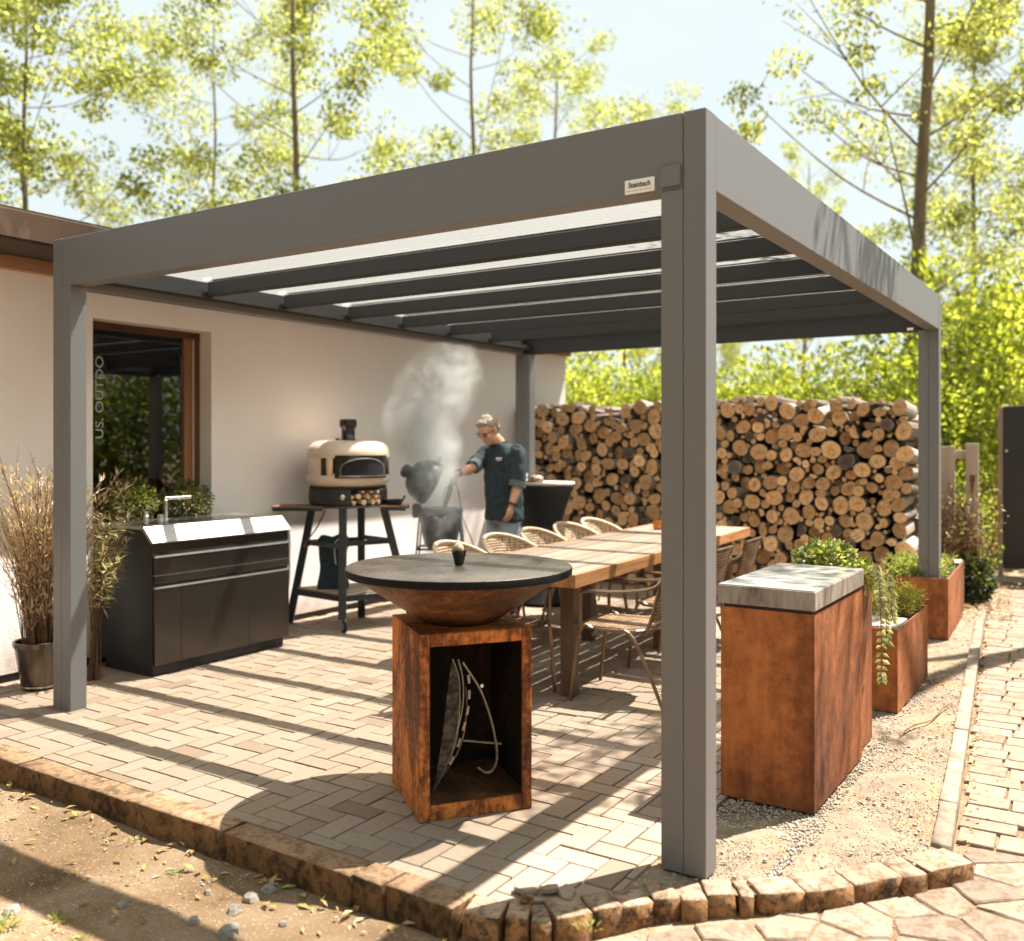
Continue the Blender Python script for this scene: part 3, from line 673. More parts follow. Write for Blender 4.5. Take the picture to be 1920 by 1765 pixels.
def onleg(l, z): a, b = Vector(l[0]), Vector(l[1]); return b.lerp(a, (z - b.z) / (a.z - b.z))
for p, q, z in ((LA, LB, .68), (LB, LC, .70), (LC, LD, .70), (LA, LD, .68)):
    mb = MB(); flat(mb, onleg(p, z), onleg(q, z), .016, .04, (0, 0, 1)); mb.build('cross_bar', TEALB, stand)
for p, q in ((LA, LB), (LB, LC), (LC, LD), (LD, LA)):
    mb = MB(); flat(mb, onleg(p, .265), onleg(q, .265), .018, .05, (0, 0, 1)); mb.build('shelf_bar', TEALB, stand)
SHW = mat('weathered shelf wood', (.30, .22, .15), (.42, .32, .22), scale=12, stretch=(1, .08, 1), rough=.75)
SLW = mat('oiled slat wood', (.11, .05, .022), (.20, .095, .045), scale=12, stretch=(.1, 1, 1), rough=.55)
quad_ = [onleg(l, .295) for l in (LA, LB, LC, LD)]
for i in range(9):
    t0, t1 = (i + .06) / 9, (i + .94) / 9
    poly = [quad_[0].lerp(quad_[1], t0), quad_[0].lerp(quad_[1], t1), quad_[3].lerp(quad_[2], t1), quad_[3].lerp(quad_[2], t0)]
    MB().prism([(p.x, p.y) for p in poly], .2915, .305).build('shelf_slat', SHW, stand)
mb = MB(); mb.lathe([(.05, .985), (.315, .985), (.32, .99), (.315, 1.0), (.05, 1.0)], 40); mb.build('top_ring', TEALB, stand)
for (x0, x1, y0, y1, n) in ((-.56, -.16, -.28, .02, 6), (.30, .50, -.22, .08, 4)):
    sh = MB(); sh.box(x0, x1, y0, y0 + .02, .962, .984); sh.box(x0, x1, y1 - .02, y1, .962, .984); sh.box(x0, x0 + .02, y0 + .0205, y1 - .0205, .962, .984); so = sh.build('side_shelf', TEALB, stand)
    for i in range(n):
        w_ = (y1 - y0) / n; MB().box(x0 - .01, x1, y0 + i * w_ + .003, y0 + (i + 1) * w_ - .003, .9845, 1.0, c=.002).build('slat', SLW, so)
whl = MB(); whl.lathe([(.018, -.012), (.045, -.012), (.05, -.008), (.05, .008), (.045, .012), (.018, .012)], 24, M=T(.03, -.36, .051, 0, R(90), R(25))); wo_ = whl.build('wheel', RUBBER, stand, smooth='auto')
hb = MB(); hb.lathe([(0, -.013), (.03, -.013), (.03, .013), (0, .013)], 20, M=T(.03, -.36, .051, 0, R(90), R(25))); hb.build('hub', STEEL, wo_)
fk = MB(); flat(fk, (.012, -.332, .115), (.03, -.36, .052), .05, .006, (0, 1, .3)); fk.build('caster_fork', STEEL, stand)

oven = thing('pizza_oven', 'round cream pizza oven with copper band and black chimney', 'oven', (ox, oy, 1.0005), CA)
fa = R(-57)
mb = MB(); ns = R(42)
mb.lathe([(.0, .006), (.30, .006), (.318, .012), (.322, .03), (.322, .125), (.31, .14), (0, .142)], 60, a0=fa + ns * .72, a1=fa - ns * .45 + 2 * math.pi)
mb.lathe([(0, .001), (.31, .001), (.31, .0055), (0, .0055)], 48); mb.lathe([(.0, .1425), (.318, .1425), (.318, .150), (0, .150)], 48); mb.lathe([(.20, .006), (.20, .142)], 40)
mb.build('base_drum', MATB, oven, smooth='auto')
mb = MB(); mb.lathe([(0, 0), (.021, 0), (.021, .016), (.017, .019), (0, .019)], 24, M=T(.322 * math.cos(R(-88)), .322 * math.sin(R(-88)), .075, R(90), 0, R(2))); mb.build('knob', STEEL, oven, smooth='auto')
mb = MB(); mb.lathe([(.27, .1505), (.31, .158), (.334, .185), (.341, .215), (.341, .2475)], 64); mb.build('lower_shell', CREAM, oven, smooth=True)
mb = MB(); mb.lathe([(.339, .248), (.339, .388)], 64, a0=fa + R(44), a1=fa - R(44) + 2 * math.pi); mb.build('band', COPB, oven, smooth=True)
mb = MB(); mb.lathe([(.341, .3885), (.342, .42), (.338, .445), (.318, .485), (.285, .512), (.24, .526), (.15, .531), (0, .532)], 64); mb.build('dome', CREAM, oven, smooth=True)
mb = MB(); mb.lathe([(.345, .226), (.345, .409)], 24, a0=fa - R(41), a1=fa + R(41)); mb.lathe([(.345, .409), (.335, .412)], 24, a0=fa - R(41), a1=fa + R(41)); mb.build('front_panel', GLOSSB, oven, smooth='auto')
arch = [(-33, .25)] + [(33 * math.cos(R(180 - k)), .25 + .05 + .085 * math.sin(R(k))) for k in range(0, 181, 12)] + [(33, .25)]
m_ = MB(); P3 = [(.3475 * math.cos(fa + R(a)), .3475 * math.sin(fa + R(a)), z) for a, z in arch]
m_.tube(P3, .0035, 5); m_.build('arch_trim', STEEL, oven)
m_ = MB(); k = len(arch)
m_.add([(.3465 * math.cos(fa + R(a)), .3465 * math.sin(fa + R(a)), z) for a, z in arch] + [(.3465 * math.cos(fa + R(a)), .3465 * math.sin(fa + R(a)), .25) for a, z in arch], [(i, i + 1, k + i + 1, k + i) for i in range(k - 1)]); m_.build('mouth', DARKIN, oven)  # flat black sheet, the dark of the oven hollow put into its colour
m_ = MB(); m_.lathe([(.345, .240), (.375, .240), (.375, .246), (.345, .246)], 20, a0=fa - R(34), a1=fa + R(34)); m_.build('mouth_ledge', STEEL, oven)
mb = MB(); mb.lathe([(.075, .531), (.064, .54), (.056, .545), (.056, .63), (.071, .645), (.074, .675), (.068, .70), (.072, .705), (.060, .706), (.05, .66)], 28, M=T(0, 0, 0)); mb.build('chimney', GLOSSB, oven, smooth=True)
mb = MB(); mb.lathe([(0, .53), (.018, .53), (.018, .548), (0, .55)], 14, M=T(-.085, -.02, 0)); mb.build('thermometer', MATB, oven)
KIND = mat('split kindling', (.52, .33, .18), (.64, .45, .28), scale=14, rough=.8, rvar=.2)
rk = random.Random(8); kn = 0
for (an, z, s_) in [(-22, .03, .028), (-7, .03, .026), (9, .032, .027), (23, .03, .024), (-15, .077, .024), (0, .078, .026), (15, .076, .025), (27, .072, .02), (-25, .072, .018), (6, .115, .016), (-8, .117, .015), (20, .112, .016)]:
    a = fa + R(an + 7); o = MB(); n_ = rk.choice([3, 4, 5]); poly = [(s_ * math.cos(6.283 * q / n_ + rk.uniform(-.3, .3)), s_ * math.sin(6.283 * q / n_ + rk.uniform(-.3, .3))) for q in range(n_)]
    o.prism(poly, 0, .11, c=.002, M=Matrix.Rotation(a, 4, 'Z') @ Matrix.Translation((.208, 0, z)) @ Matrix.Rotation(R(90), 4, 'Y'))
    ob = o.build('kindling', KIND, None, loc=(ox, oy, 1.0005), rz=CA); tag(ob, 'pale split kindling stick stored in the pizza oven base', 'firewood', 'kindling in the oven base')
pan = thing('serving_pan', 'small black handled pan on the right oven shelf', 'pan', (ox, oy, 1.0), CA)
mb = MB(); Mp = T(.39, -.08, 0); mb.lathe([(0, .001), (.06, .001), (.078, .035), (.082, .045), (.074, .045), (.058, .008), (0, .008)], 28, M=Mp); mb.build('bowl', BLACK, pan, smooth='auto')
for sx in (-1, 1): 
    mb = MB(); mb.tube([(.39 + sx * .075, -.11, .04), (.39 + sx * .09, -.11, .075), (.39 + sx * .09, -.05, .075), (.39 + sx * .075, -.05, .04)], .005, 5); mb.build('handle', BLACK, pan)
BLUEC = mat('dark blue cloth', (.012, .022, .032), (.022, .036, .048), scale=30, rough=.9, bmp=.5, bscale=300)
bag = thing('cloth_bag', 'dark blue cloth bag with pale strap on the lower oven shelf', 'bag', (ox, oy, .3055), CA)
mb = MB(); V = []; nr, nz_ = 28, 12
for j in range(nz_ + 1):
    z = .43 * j / nz_; sc_ = 1 - .12 * math.sin(j / nz_ * 3.14) + (.05 if j > 9 else 0) - (.25 if j == nz_ else 0)
    for i in range(nr):
        a = 6.283 * i / nr; q = (abs(math.cos(a)) ** 3 + abs(math.sin(a)) ** 3) ** (-1 / 3); x, y = .125 * q * math.cos(a) * sc_, .085 * q * math.sin(a) * sc_
        nv = noise.noise_vector(Vector((x * 9, y * 9, z * 7))) * .022; V.append((-.12 + x + nv.x, -.02 + y + nv.y, z + nv.z * .5 * (j > 0) + .02 * math.sin(a * 2) * (j > 9)))
mb.add(V, [(j * nr + i, j * nr + (i + 1) % nr, (j + 1) * nr + (i + 1) % nr, (j + 1) * nr + i) for j in range(nz_) for i in range(nr)] + [tuple(nz_ * nr + i for i in range(nr))]); mb.build('sack', BLUEC, bag, smooth=True)
mb = MB(); mb.tube(curve([(-.06, -.115, .42), (-.085, -.135, .38), (-.088, -.13, .30), (-.078, -.125, .21)], 5), .006, 5, flat=.5); mb.build('strap', WHITE, bag)
hose = MB(); hose.tube(curve([(-.20, .05, .95), (-.27, .04, .80), (-.36, -.02, .665), (-.33, -.04, .655), (-.22, -.05, .715), (-.13, -.04, .735)], 6), .006, 6); tag(hose.build('gas_hose', mat('tan rubber hose', (.20, .10, .05), rough=.6), None, loc=(ox, oy, 0), rz=CA), 'thin brown gas hose looping below the left oven shelf', 'hose')

# ------------------------------------------------------------------ smoking kamado grill
KAM = mat('blue grey ceramic', (.020, .030, .034), (.032, .045, .050), scale=60, rough=.42, coat=.2, bmp=.15, bscale=200, bdist=.002)
kxp, kyp = at(826, 8.2)
kam = thing('kamado_grill', 'open blue grey egg shaped kamado grill on thin black stand', 'grill', (kxp, kyp, 0), CA)
mb = MB(); mb.lathe([(0, .585), (.10, .59), (.135, .62), (.165, .74), (.178, .84), (.184, .90), (.194, .905), (.197, .93), (.192, .945), (.165, .945), (.158, .93), (.15, .80), (.10, .66), (0, .65)], 44); mb.build('base', KAM, kam, smooth='auto')
mb = MB(); mb.lathe([(.1825, .862), (.1895, .865), (.1905, .89), (.186, .893)], 44); mb.build('band', BLACK, kam)
Ml = Matrix.Translation((-.16, .04, .985)) @ Matrix.Rotation(R(-62), 4, 'Y') @ Matrix.Rotation(R(14), 4, 'X')
Ml = Ml @ Matrix.Translation((.185, 0, 0))
mb = MB(); mb.lathe([(.165, 0), (.19, .0), (.194, .02), (.188, .08), (.165, .15), (.115, .205), (.06, .23), (.045, .245), (.05, .27), (.03, .285), (0, .287)], 40, M=Ml); mb.lathe([(.165, 0), (.16, .05), (.135, .12), (.09, .17), (0, .19)], 40, M=Ml); mb.build('lid', KAM, kam, smooth='auto')
mb = MB(); mb.lathe([(0, .245), (.058, .245), (.062, .262), (.055, .285), (.03, .30), (0, .302)], 20, M=Ml); mb.build('top_vent', BLACK, kam, smooth='auto')
mb = MB(); mb.tube([Ml @ Vector(p) for p in ((.185, -.06, .05), (.245, -.07, .055), (.25, .07, .055), (.185, .06, .05))], .011, 8); mb.build('lid_handle', STEEL, kam)
mb = MB(); mb.box(-.245, -.17, -.05, .05, .86, .98, c=.015, M=T(0, .02, 0)); mb.build('hinge', BLACK, kam)
mb = MB(); mb.box(.06, .115, -.168, -.128, .615, .665, c=.004); mb.build('draft_door', STEEL, kam)
for (x, y) in ((-.17, -.12), (.17, -.12), (.17, .13), (-.17, .13)):
    mb = MB(); flat(mb, (x * 1.45, y * 1.45, 0), (x, y, .88), .014, .014, (0, 1, 0)); mb.build('leg', BLACK, kam)
for (a, b) in (((-.17, -.12), (.17, -.12)), ((.17, -.12), (.17, .13)), ((.17, .13), (-.17, .13)), ((-.17, .13), (-.17, -.12))):
    mb = MB(); k_ = 1.15; flat(mb, (a[0] * k_, a[1] * k_, .60), (b[0] * k_, b[1] * k_, .60), .012, .018); mb.build('stand_rail', BLACK, kam)
mb = MB(); mb.box(-.05, -.02, -.06, .06, .0, .585); mb.box(.02, .06, -.06, .06, .0, .585); mb.build('stand_column', BLACK, kam)
BOLT = mat('bolt head', (.7, .7, .68), rough=.3, metal=1)
for a in (-118, -100, -94, -74):
    mb = MB(); mb.lathe([(0, 0), (.006, 0), (.005, .005), (0, .006)], 8, M=Matrix.Rotation(R(a), 4, 'Z') @ Matrix.Translation((.1905, 0, .878)) @ Matrix.Rotation(R(90), 4, 'Y')); mb.build('bolt', BOLT, kam)

# bar table with black stretch cover
tx_, ty_ = at(1018, 8.95)
bar = thing('bar_table', 'standing bar table with pale top and black stretch cover', 'table', (tx_, ty_, 0), CA)
mb = MB(); mb.lathe([(0, 1.115), (.295, 1.115), (.305, 1.122), (.305, 1.137), (.297, 1.142), (0, 1.142)], 48); mb.build('table_top', mat('pale table top', (.46, .42, .38), (.52, .48, .43), rough=.4), bar, smooth='auto')
mb = MB(); V = []; n_ = 64; zs = [1.1145, 1.10, 1.02, .90, .75, .6, .45, .3, .15, .03]; rs = [.300, .302, .262, .218, .182, .165, .172, .20, .25, .31]
for z, r_ in zip(zs, rs):
    for i in range(n_):
        a = 6.283 * i / n_; fold = 1 + (.12 * max(0, (1.0 - z) * max(0, z - .0)) * 3.2) * (math.cos(4 * a) * .5); V.append((r_ * fold * math.cos(a), r_ * fold * math.sin(a), z))
mb.add(V, [(j * n_ + i, j * n_ + (i + 1) % n_, (j + 1) * n_ + (i + 1) % n_, (j + 1) * n_ + i)[::-1] for j in range(len(zs) - 1) for i in range(n_)]); mb.build('cover', mat('black stretch cloth', (.010, .010, .010), (.015, .014, .014), rough=.85), bar, smooth=True)
bx = thing('bread_board', 'patterned loaf dish on a small wooden board on the bar table', 'dish', (tx_, ty_, 1.142), CA)
MB().box(-.16, .0, -.16, -.02, .0005, .014, c=.003).build('board', SLW, bx)
mb = MB(); mb.lathe([(0, .0145), (.055, .0145), (.072, .03), (.068, .05), (.045, .062), (0, .066)], 24, M=T(-.07, -.09, 0) @ Matrix.Diagonal((1, .7, 1, 1))); mb.build('dish', mat('patterned glaze', (.55, .45, .36), (.10, .07, .05), scale=55, detail=2, rough=.35, lo=.48, hi=.54), bx, smooth=True)
jar = thing('patterned_jar', 'small black and white patterned jar behind the loaf dish', 'jar', (tx_, ty_, 1.142), CA)
mb = MB(); mb.lathe([(0, 0.0005), (.04, .0005), (.042, .075), (.036, .08), (0, .078)], 24, M=T(-.185, .04, 0)); mb.build('jar_body', mat('check glaze', (.62, .60, .56), (.03, .03, .03), scale=70, detail=1, rough=.35, lo=.49, hi=.53), jar, smooth='auto')
# ------------------------------------------------------------------ fire bowl
RUSTB = rustmat('rust streaked steel', (.014, .008, .006), (.17, .050, .014), (.60, .20, .045), 3.4, .45, .7, lo=.39, hi=.57)
RUSTC = rustmat('brown rusted bowl', (.022, .012, .007), (.105, .045, .019), (.27, .11, .04), 3.0, .8, .6, lo=.40, hi=.64)
fb = thing('fire_bowl', 'rusty steel fire bowl with round cooking plate on an open square base', 'fire bowl', (-1.183, .182, 0), R(53))
h = .2375; H0 = .745; fw_, tk = .042, .012
bmb = MB()
bmb.box(-h, -h + tk, -h + .004, h, 0, H0 - tk, c=.002); bmb.box(h - tk, h, -h + .004, h, 0, H0 - tk, c=.002); bmb.box(-h + tk, h - tk, h - tk, h, 0, H0 - tk, c=.002)
bmb.box(-h, h, -h + .004, h, H0 - tk + .0005, H0, c=.002)
base = bmb.build('base', RUSTB, fb)
mb = MB(); mb.box(-h, -h + fw_, -h - .012, -h + .0035, 0, H0, c=.003); mb.box(h - fw_, h, -h - .012, -h + .0035, 0, H0, c=.003); mb.box(-h + fw_ + .0005, h - fw_ - .0005, -h - .011, -h + .0035, 0, .062, c=.003); mb.box(-h + fw_ + .0005, h - fw_ - .0005, -h - .011, -h + .0035, H0 - .052, H0, c=.003); mb.build('front_frame', RUSTB, base)
MB().box(-h + tk + .0005, h - tk - .0005, -h + .0045, h - tk - .0005, .045, .06).build('floor_plate', RUSTC, base)
mb = MB(); mb.box(-h + tk + .0005, -h + tk + .004, -h + .005, h - tk - .001, .0605, H0 - tk - .001); mb.box(h - tk - .004, h - tk - .0005, -h + .005, h - tk - .001, .0605, H0 - tk - .001); mb.box(-h + tk + .0045, h - tk - .0045, h - tk - .004, h - tk - .0005, .0605, H0 - tk - .001)
mb.build('lining', rustmat('dark lining', (.008, .006, .005), (.020, .012, .008), (.10, .04, .015), 3, .4, .85, lo=.4, hi=.72), base)  # inner sheets in a darker rust than the outer walls
mb = MB(); mb.lathe([(0, H0 + .0005), (.13, H0 + .0005), (.165, H0 + .008), (.205, H0 + .035), (.455, .945), (.452, .949), (.20, H0 + .05)], 72); mb.build('bowl', RUSTC, fb, smooth='auto')
PLATE = mat('seasoned cooking steel', (.115, .092, .075), (.165, .135, .11), scale=5, rough=.3, metal=.55, stain=(.06, .048, .04), sscale=3, spos=(.45, .7), rr=(.24, .40))
mb = MB(); mb.lathe([(0, .9795), (.10, .9795), (.477, .981), (.481, .978)], 96); pt = mb.build('cooking_plate', PLATE, fb, smooth='auto')
mb = MB(); mb.lathe([(.4815, .9785), (.484, .974), (.484, .951), (.478, .9465), (.44, .9465)], 96); mb.build('plate_rim', mat('dull black rim', (.006, .006, .006), rough=.6, spec=.15), pt, smooth='auto')
def q2(px, py): return ((px - 894) / 453, (1525 - py) / 465)
IRON = mat('worn tool steel', (.20, .17, .14), (.36, .31, .26), scale=60, rough=.42, metal=.8)
OLDP = mat('burnt griddle steel', (.05, .038, .028), (.13, .10, .075), scale=35, rough=.7, metal=.4, stain=(.015, .012, .01), sscale=20, spos=(.45, .6))
def inbase(name, lab, cat): return thing(name, lab, cat, (-1.183, .182, 0), R(53))
g1 = inbase('griddle_plate', 'pitted half moon griddle plate leaning inside the fire bowl base', 'griddle')
R1 = [q2(*p) for p in ((852, 1232), (864, 1265), (868, 1310), (866, 1360), (856, 1410), (840, 1452), (822, 1484))]; L1 = [q2(*p) for p in ((824, 1470), (832, 1420), (838, 1370), (843, 1310), (848, 1260))]
poly = [(x, z) for x, z in R1 + L1]; mb = MB(); n_ = len(poly)
mb.add([(x, -.16 - .1 * (z - .1), max(z, .0615)) for x, z in poly] + [(x, -.148 - .1 * (z - .1), max(z, .0615)) for x, z in poly], [tuple(range(n_)), tuple(range(n_, 2 * n_))[::-1]] + [(i, n_ + i, n_ + (i + 1) % n_, (i + 1) % n_) for i in range(n_)]); pl_ = mb.build('plate', OLDP, g1)
mb = MB(); mb.tube(curve([(x + .002, -.155 - .1 * (z - .1), max(z, .064)) for x, z in R1], 4), .0035, 6); mb.build('edge', IRON, g1)
g2 = inbase('grill_ring', 'notched steel grill ring leaning beside the griddle plate', 'grill ring')
c_ = curve([(*[a for a in (q2(*p)[0],)], -.10, max(q2(*p)[1], .064)) for p in ((878, 1245), (887, 1285), (887, 1330), (878, 1375), (862, 1420), (838, 1468))], 6); mb = MB(); mb.tube(c_, .0055, 6); mb.build('ring', IRON, g2)
for i in range(6, 27, 4):
    p = c_[i]; d = (c_[i + 1] - c_[i - 1]).normalized(); M_ = Matrix.Translation(p) @ Matrix.Rotation(-math.atan2(d.x, d.z) + math.pi, 4, 'Y'); mb = MB(); mb.box(-.013, -.0005, -.006, .006, -.019, .019, c=.001, M=Matrix.Translation((.019, 0, 0)) @ Matrix.Translation(p) @ Matrix.Rotation(math.atan2(d.x, d.z), 4, 'Y')); mb.build('notch', IRON, g2)
g3 = inbase('fire_tongs', 'pair of thin curved steel tongs behind the grill ring', 'tongs')
for P in (((900, 1305), (902, 1345), (895, 1400), (880, 1440), (853, 1478)), ((886, 1390), (876, 1425), (858, 1455), (836, 1480))):
    mb = MB(); cc = curve([(q2(*p)[0], -.05, max(q2(*p)[1], .064)) for p in P], 5); mb.tube(cc, [.002 + .004 * math.sin(3.14 * i / (len(cc) - 1)) for i in range(len(cc))], 6); mb.build('arm', IRON, g3)
g4 = inbase('lifting_hook', 'long bent steel lifting hook with a cross bar inside the base', 'hook')
mb = MB(); cc = curve([(q2(*p)[0], -.09, max(q2(*p)[1], .066)) for p in ((888, 1252), (905, 1278), (925, 1312), (944, 1365), (955, 1415), (957, 1450), (948, 1470), (934, 1472), (918, 1460))], 5); mb.tube(cc, .0065, 7); mb.build('rod', IRON, g4)
mb = MB(); a, b = q2(893, 1413), q2(967, 1420); mb.tube([(a[0], -.03, a[1]), (b[0], -.09, b[1])], .0055, 7); mb.build('cross_bar', IRON, g4)
mb = MB(); a = q2(925, 1300); mb.lathe([(0, -.006), (.008, -.004), (.008, .004), (0, .006)], 10, M=T(a[0], -.105, a[1], R(90))); mb.build('bolt', BOLT, g4)
cp = thing('cactus_pot', 'small black pot with a pale cactus standing on the cooking plate', 'plant pot', (-1.183, .182, .982))
mb = MB(); mb.lathe([(0, 0), (.017, 0), (.019, .004), (.032, .058), (.034, .060), (.034, .066), (.028, .066), (.027, .055), (0, .052)], 28); mb.build('pot', GLOSSB, cp, smooth='auto')
mb = MB(); mb.lathe([(0, .050), (.018, .056), (.025, .068), (.022, .082), (.012, .092), (0, .095)], 14, M=T(-.004, 0, 0)); mb.lathe([(0, .052), (.012, .06), (.015, .07), (.01, .08), (0, .083)], 12, M=T(.014, -.008, 0)); mb.build('cactus', mat('pale cactus', (.46, .36, .25), (.25, .20, .12), scale=120, detail=2, rough=.8), cp, smooth=True)

# ------------------------------------------------------------------ dining table and chairs
def woodmat(name, c1, c2, c3, rough=.6):
    m, t, b, o = newmat(name); v = coords(t, False, (7, .5, 7)); rr_ = rand_(t)
    ad = N(t, 'VectorMath', operation='ADD'); L(t, v, ad.inputs[0]); cb = N(t, 'CombineXYZ'); L(t, math_(t, 'MULTIPLY', rr_, 40), cb.inputs[2]); L(t, cb.outputs[0], ad.inputs[1])
    n = noise_(t, ad.outputs[0], 2.4, 5, .6, .6); c = ramp(t, n, [(.3, c1), (.5, c2), (.7, c3)])
    hs_ = N(t, 'HueSaturation'); L(t, c, hs_.inputs['Color']); L(t, math_(t, 'MULTIPLY_ADD', rr_, .35, .82), hs_.inputs['Value']); L(t, hs_.outputs['Color'], b.inputs['Base Color'])
    b.inputs['Roughness'].default_value = rough; b.inputs['Specular IOR Level'].default_value = .3; bump(t, b, n, .15, .002); return m
TEAK = woodmat('weathered teak', (.19, .132, .092), (.265, .20, .15), (.33, .26, .205))
TEAKD = woodmat('teak edge', (.20, .085, .032), (.32, .15, .06), (.40, .21, .09))
LEGB = mat('dark brown table leg', (.075, .040, .022), (.13, .07, .038), scale=10, stretch=(1, 1, .1), rough=.5)
tab = thing('dining_table', 'long teak dining table with plank top in the middle of the patio', 'table', (-1.935, 3.31, 0), R(3.06))
hw, hl = .452, 1.765
for i in range(7):
    w_ = (2 * hw - .05) / 7; x0 = -hw + .025 + i * w_; MB().box(x0 + .007, x0 + w_ - .007, -hl + .0255, hl - .0255, .728, .760, c=.002).build('plank', TEAK, tab)
MB().box(-hw, -hw + .0245, -hl, hl, .684, .7605, c=.002).build('edge_board', TEAKD, tab); MB().box(hw - .0245, hw, -hl, hl, .684, .7605, c=.002).build('edge_board', TEAKD, tab)
MB().box(-hw + .025, hw - .025, -hl, -hl + .025, .684, .7605, c=.002).build('edge_board', TEAKD, tab); MB().box(-hw + .025, hw - .025, hl - .025, hl, .684, .7605, c=.002).build('edge_board', TEAKD, tab)
for x in (-.30, .285):
    for y in (-1.50, 0, 1.60):
        MB().box(x - .042, x + .042, y - .042, y + .042, 0, .7275, c=.003).build('leg', LEGB, tab)
gl = thing('amber_glass', 'amber glass tumbler standing on the far half of the table', 'glass', (-2.17, 4.45, .7605))
def amber():
    m, t, b, o = newmat('amber glass'); b.inputs['Base Color'].default_value = (.75, .36, .08, 1); b.inputs['Transmission Weight'].default_value = .75; b.inputs['Roughness'].default_value = .05; return m
mb = MB(); mb.lathe([(0, .0005), (.038, .0005), (.05, .02), (.052, .05), (.044, .085), (.042, .085), (.048, .05), (.046, .022), (.034, .008), (0, .008)], 28); mb.build('tumbler', amber(), gl, smooth='auto')

def weavemat(name, c1, c2, s=95):
    m, t, b, o = newmat(name); v = coords(t, False)
    w1 = N(t, 'TexWave', Scale=s / 6.28 * 1.0, Distortion=1.5, Detail=1); w1.bands_direction = 'Z'; L(t, v, w1.inputs['Vector'])
    w2 = N(t, 'TexWave', Scale=s / 9, Distortion=1.2, Detail=1); w2.bands_direction = 'X'; L(t, v, w2.inputs['Vector'])
    w3 = N(t, 'TexWave', Scale=s / 9, Distortion=1.2, Detail=1); w3.bands_direction = 'Y'; L(t, v, w3.inputs['Vector'])
    f = math_(t, 'MULTIPLY', w1.outputs['Fac'], math_(t, 'MAXIMUM', w2.outputs['Fac'], w3.outputs['Fac'])); n = noise_(t, v, 30, 3)
    c = ramp(t, math_(t, 'MULTIPLY_ADD', n, .4, math_(t, 'MULTIPLY', f, .75)), [(.15, (c1[0] * .25, c1[1] * .22, c1[2] * .2)), (.4, c1), (.8, c2)])
    L(t, c, b.inputs['Base Color']); b.inputs['Roughness'].default_value = .7; bump(t, b, f, .8, .006); return m
WEAVE = weavemat('brown wicker', (.19, .105, .05), (.34, .215, .12)); WEAVEP = weavemat('pale wicker', (.36, .245, .145), (.52, .39, .265))
BRONZ = mat('bronze chair tube', (.17, .115, .075), (.24, .17, .115), scale=10, rough=.34, metal=.75); CANE = mat('pale cane rim', (.44, .32, .21), (.52, .40, .28), scale=30, rough=.6)
def seat_slab(mb, z=.435):
    pts_ = []; 
    for i in range(20):
        a = 6.283 * i / 20; q = (abs(math.cos(a)) ** 3.2 + abs(math.sin(a)) ** 3.2) ** (-1 / 3.2); pts_.append((.225 * q * math.cos(a), .215 * q * math.sin(a) + .01))
    mb.prism(pts_, z - .012, z + .006, c=.004); return pts_
def make_tube_chair():
    t = thing('tube_chair', 'x', 'chair'); mb = MB(); pts_ = seat_slab(mb); mb.build('seat', WEAVE, t)
    mb = MB(); mb.tube([(x * 1.05, (y - .01) * 1.05 + .01, .428) for x, y in pts_] + [(pts_[0][0] * 1.05, .01, .428)], .011, 6); mb.build('seat_frame', BRONZ, t)
    for s in (-1, 1):
        mb = MB(); mb.tube(curve([(s * .232, .12, .428), (s * .238, .20, .41), (s * .248, .255, .0)], 5), .0115, 6); mb.build('leg', BRONZ, t)
        mb = MB(); mb.tube(curve([(s * .232, -.02, .425), (s * .24, -.13, .39), (s * .25, -.31, .0)], 5), .0115, 6); mb.build('leg', BRONZ, t)
        mb = MB(); mb.tube(curve([(s * .17, -.17, .41), (s * .18, -.205, .46), (s * .195, -.30, .80)], 4), .012, 6); mb.build('back_post', BRONZ, t)
        mb = MB(); mb.tube(curve([(s * .205, -.285, .735), (s * .245, -.24, .685), (s * .255, -.05, .655), (s * .255, .16, .645), (s * .245, .19, .60), (s * .24, .195, .42)], 5), .0115, 6); mb.build('armrest', BRONZ, t)
    mb = MB(); mb.tube([(-.215, -.303, .80), (.215, -.303, .80)], .013, 6); mb.build('top_rail', BRONZ, t)
    mb = MB(); V = []; 
    for j in range(7):
        f = j / 6
        for i in range(9): g_ = i / 8 * 2 - 1; V.append((g_ * lerp(.168, .186, f), lerp(-.212, -.297, f) - .02 * (1 - g_ * g_), lerp(.475, .795, f)))
    F = [(j * 9 + i, j * 9 + i + 1, (j + 1) * 9 + i + 1, (j + 1) * 9 + i) for j in range(6) for i in range(8)]; mb.add(V, F); mb.add([(x, y - .009, z) for x, y, z in V], [f[::-1] for f in F]); mb.build('back_panel', WEAVE, t, smooth=True); return t
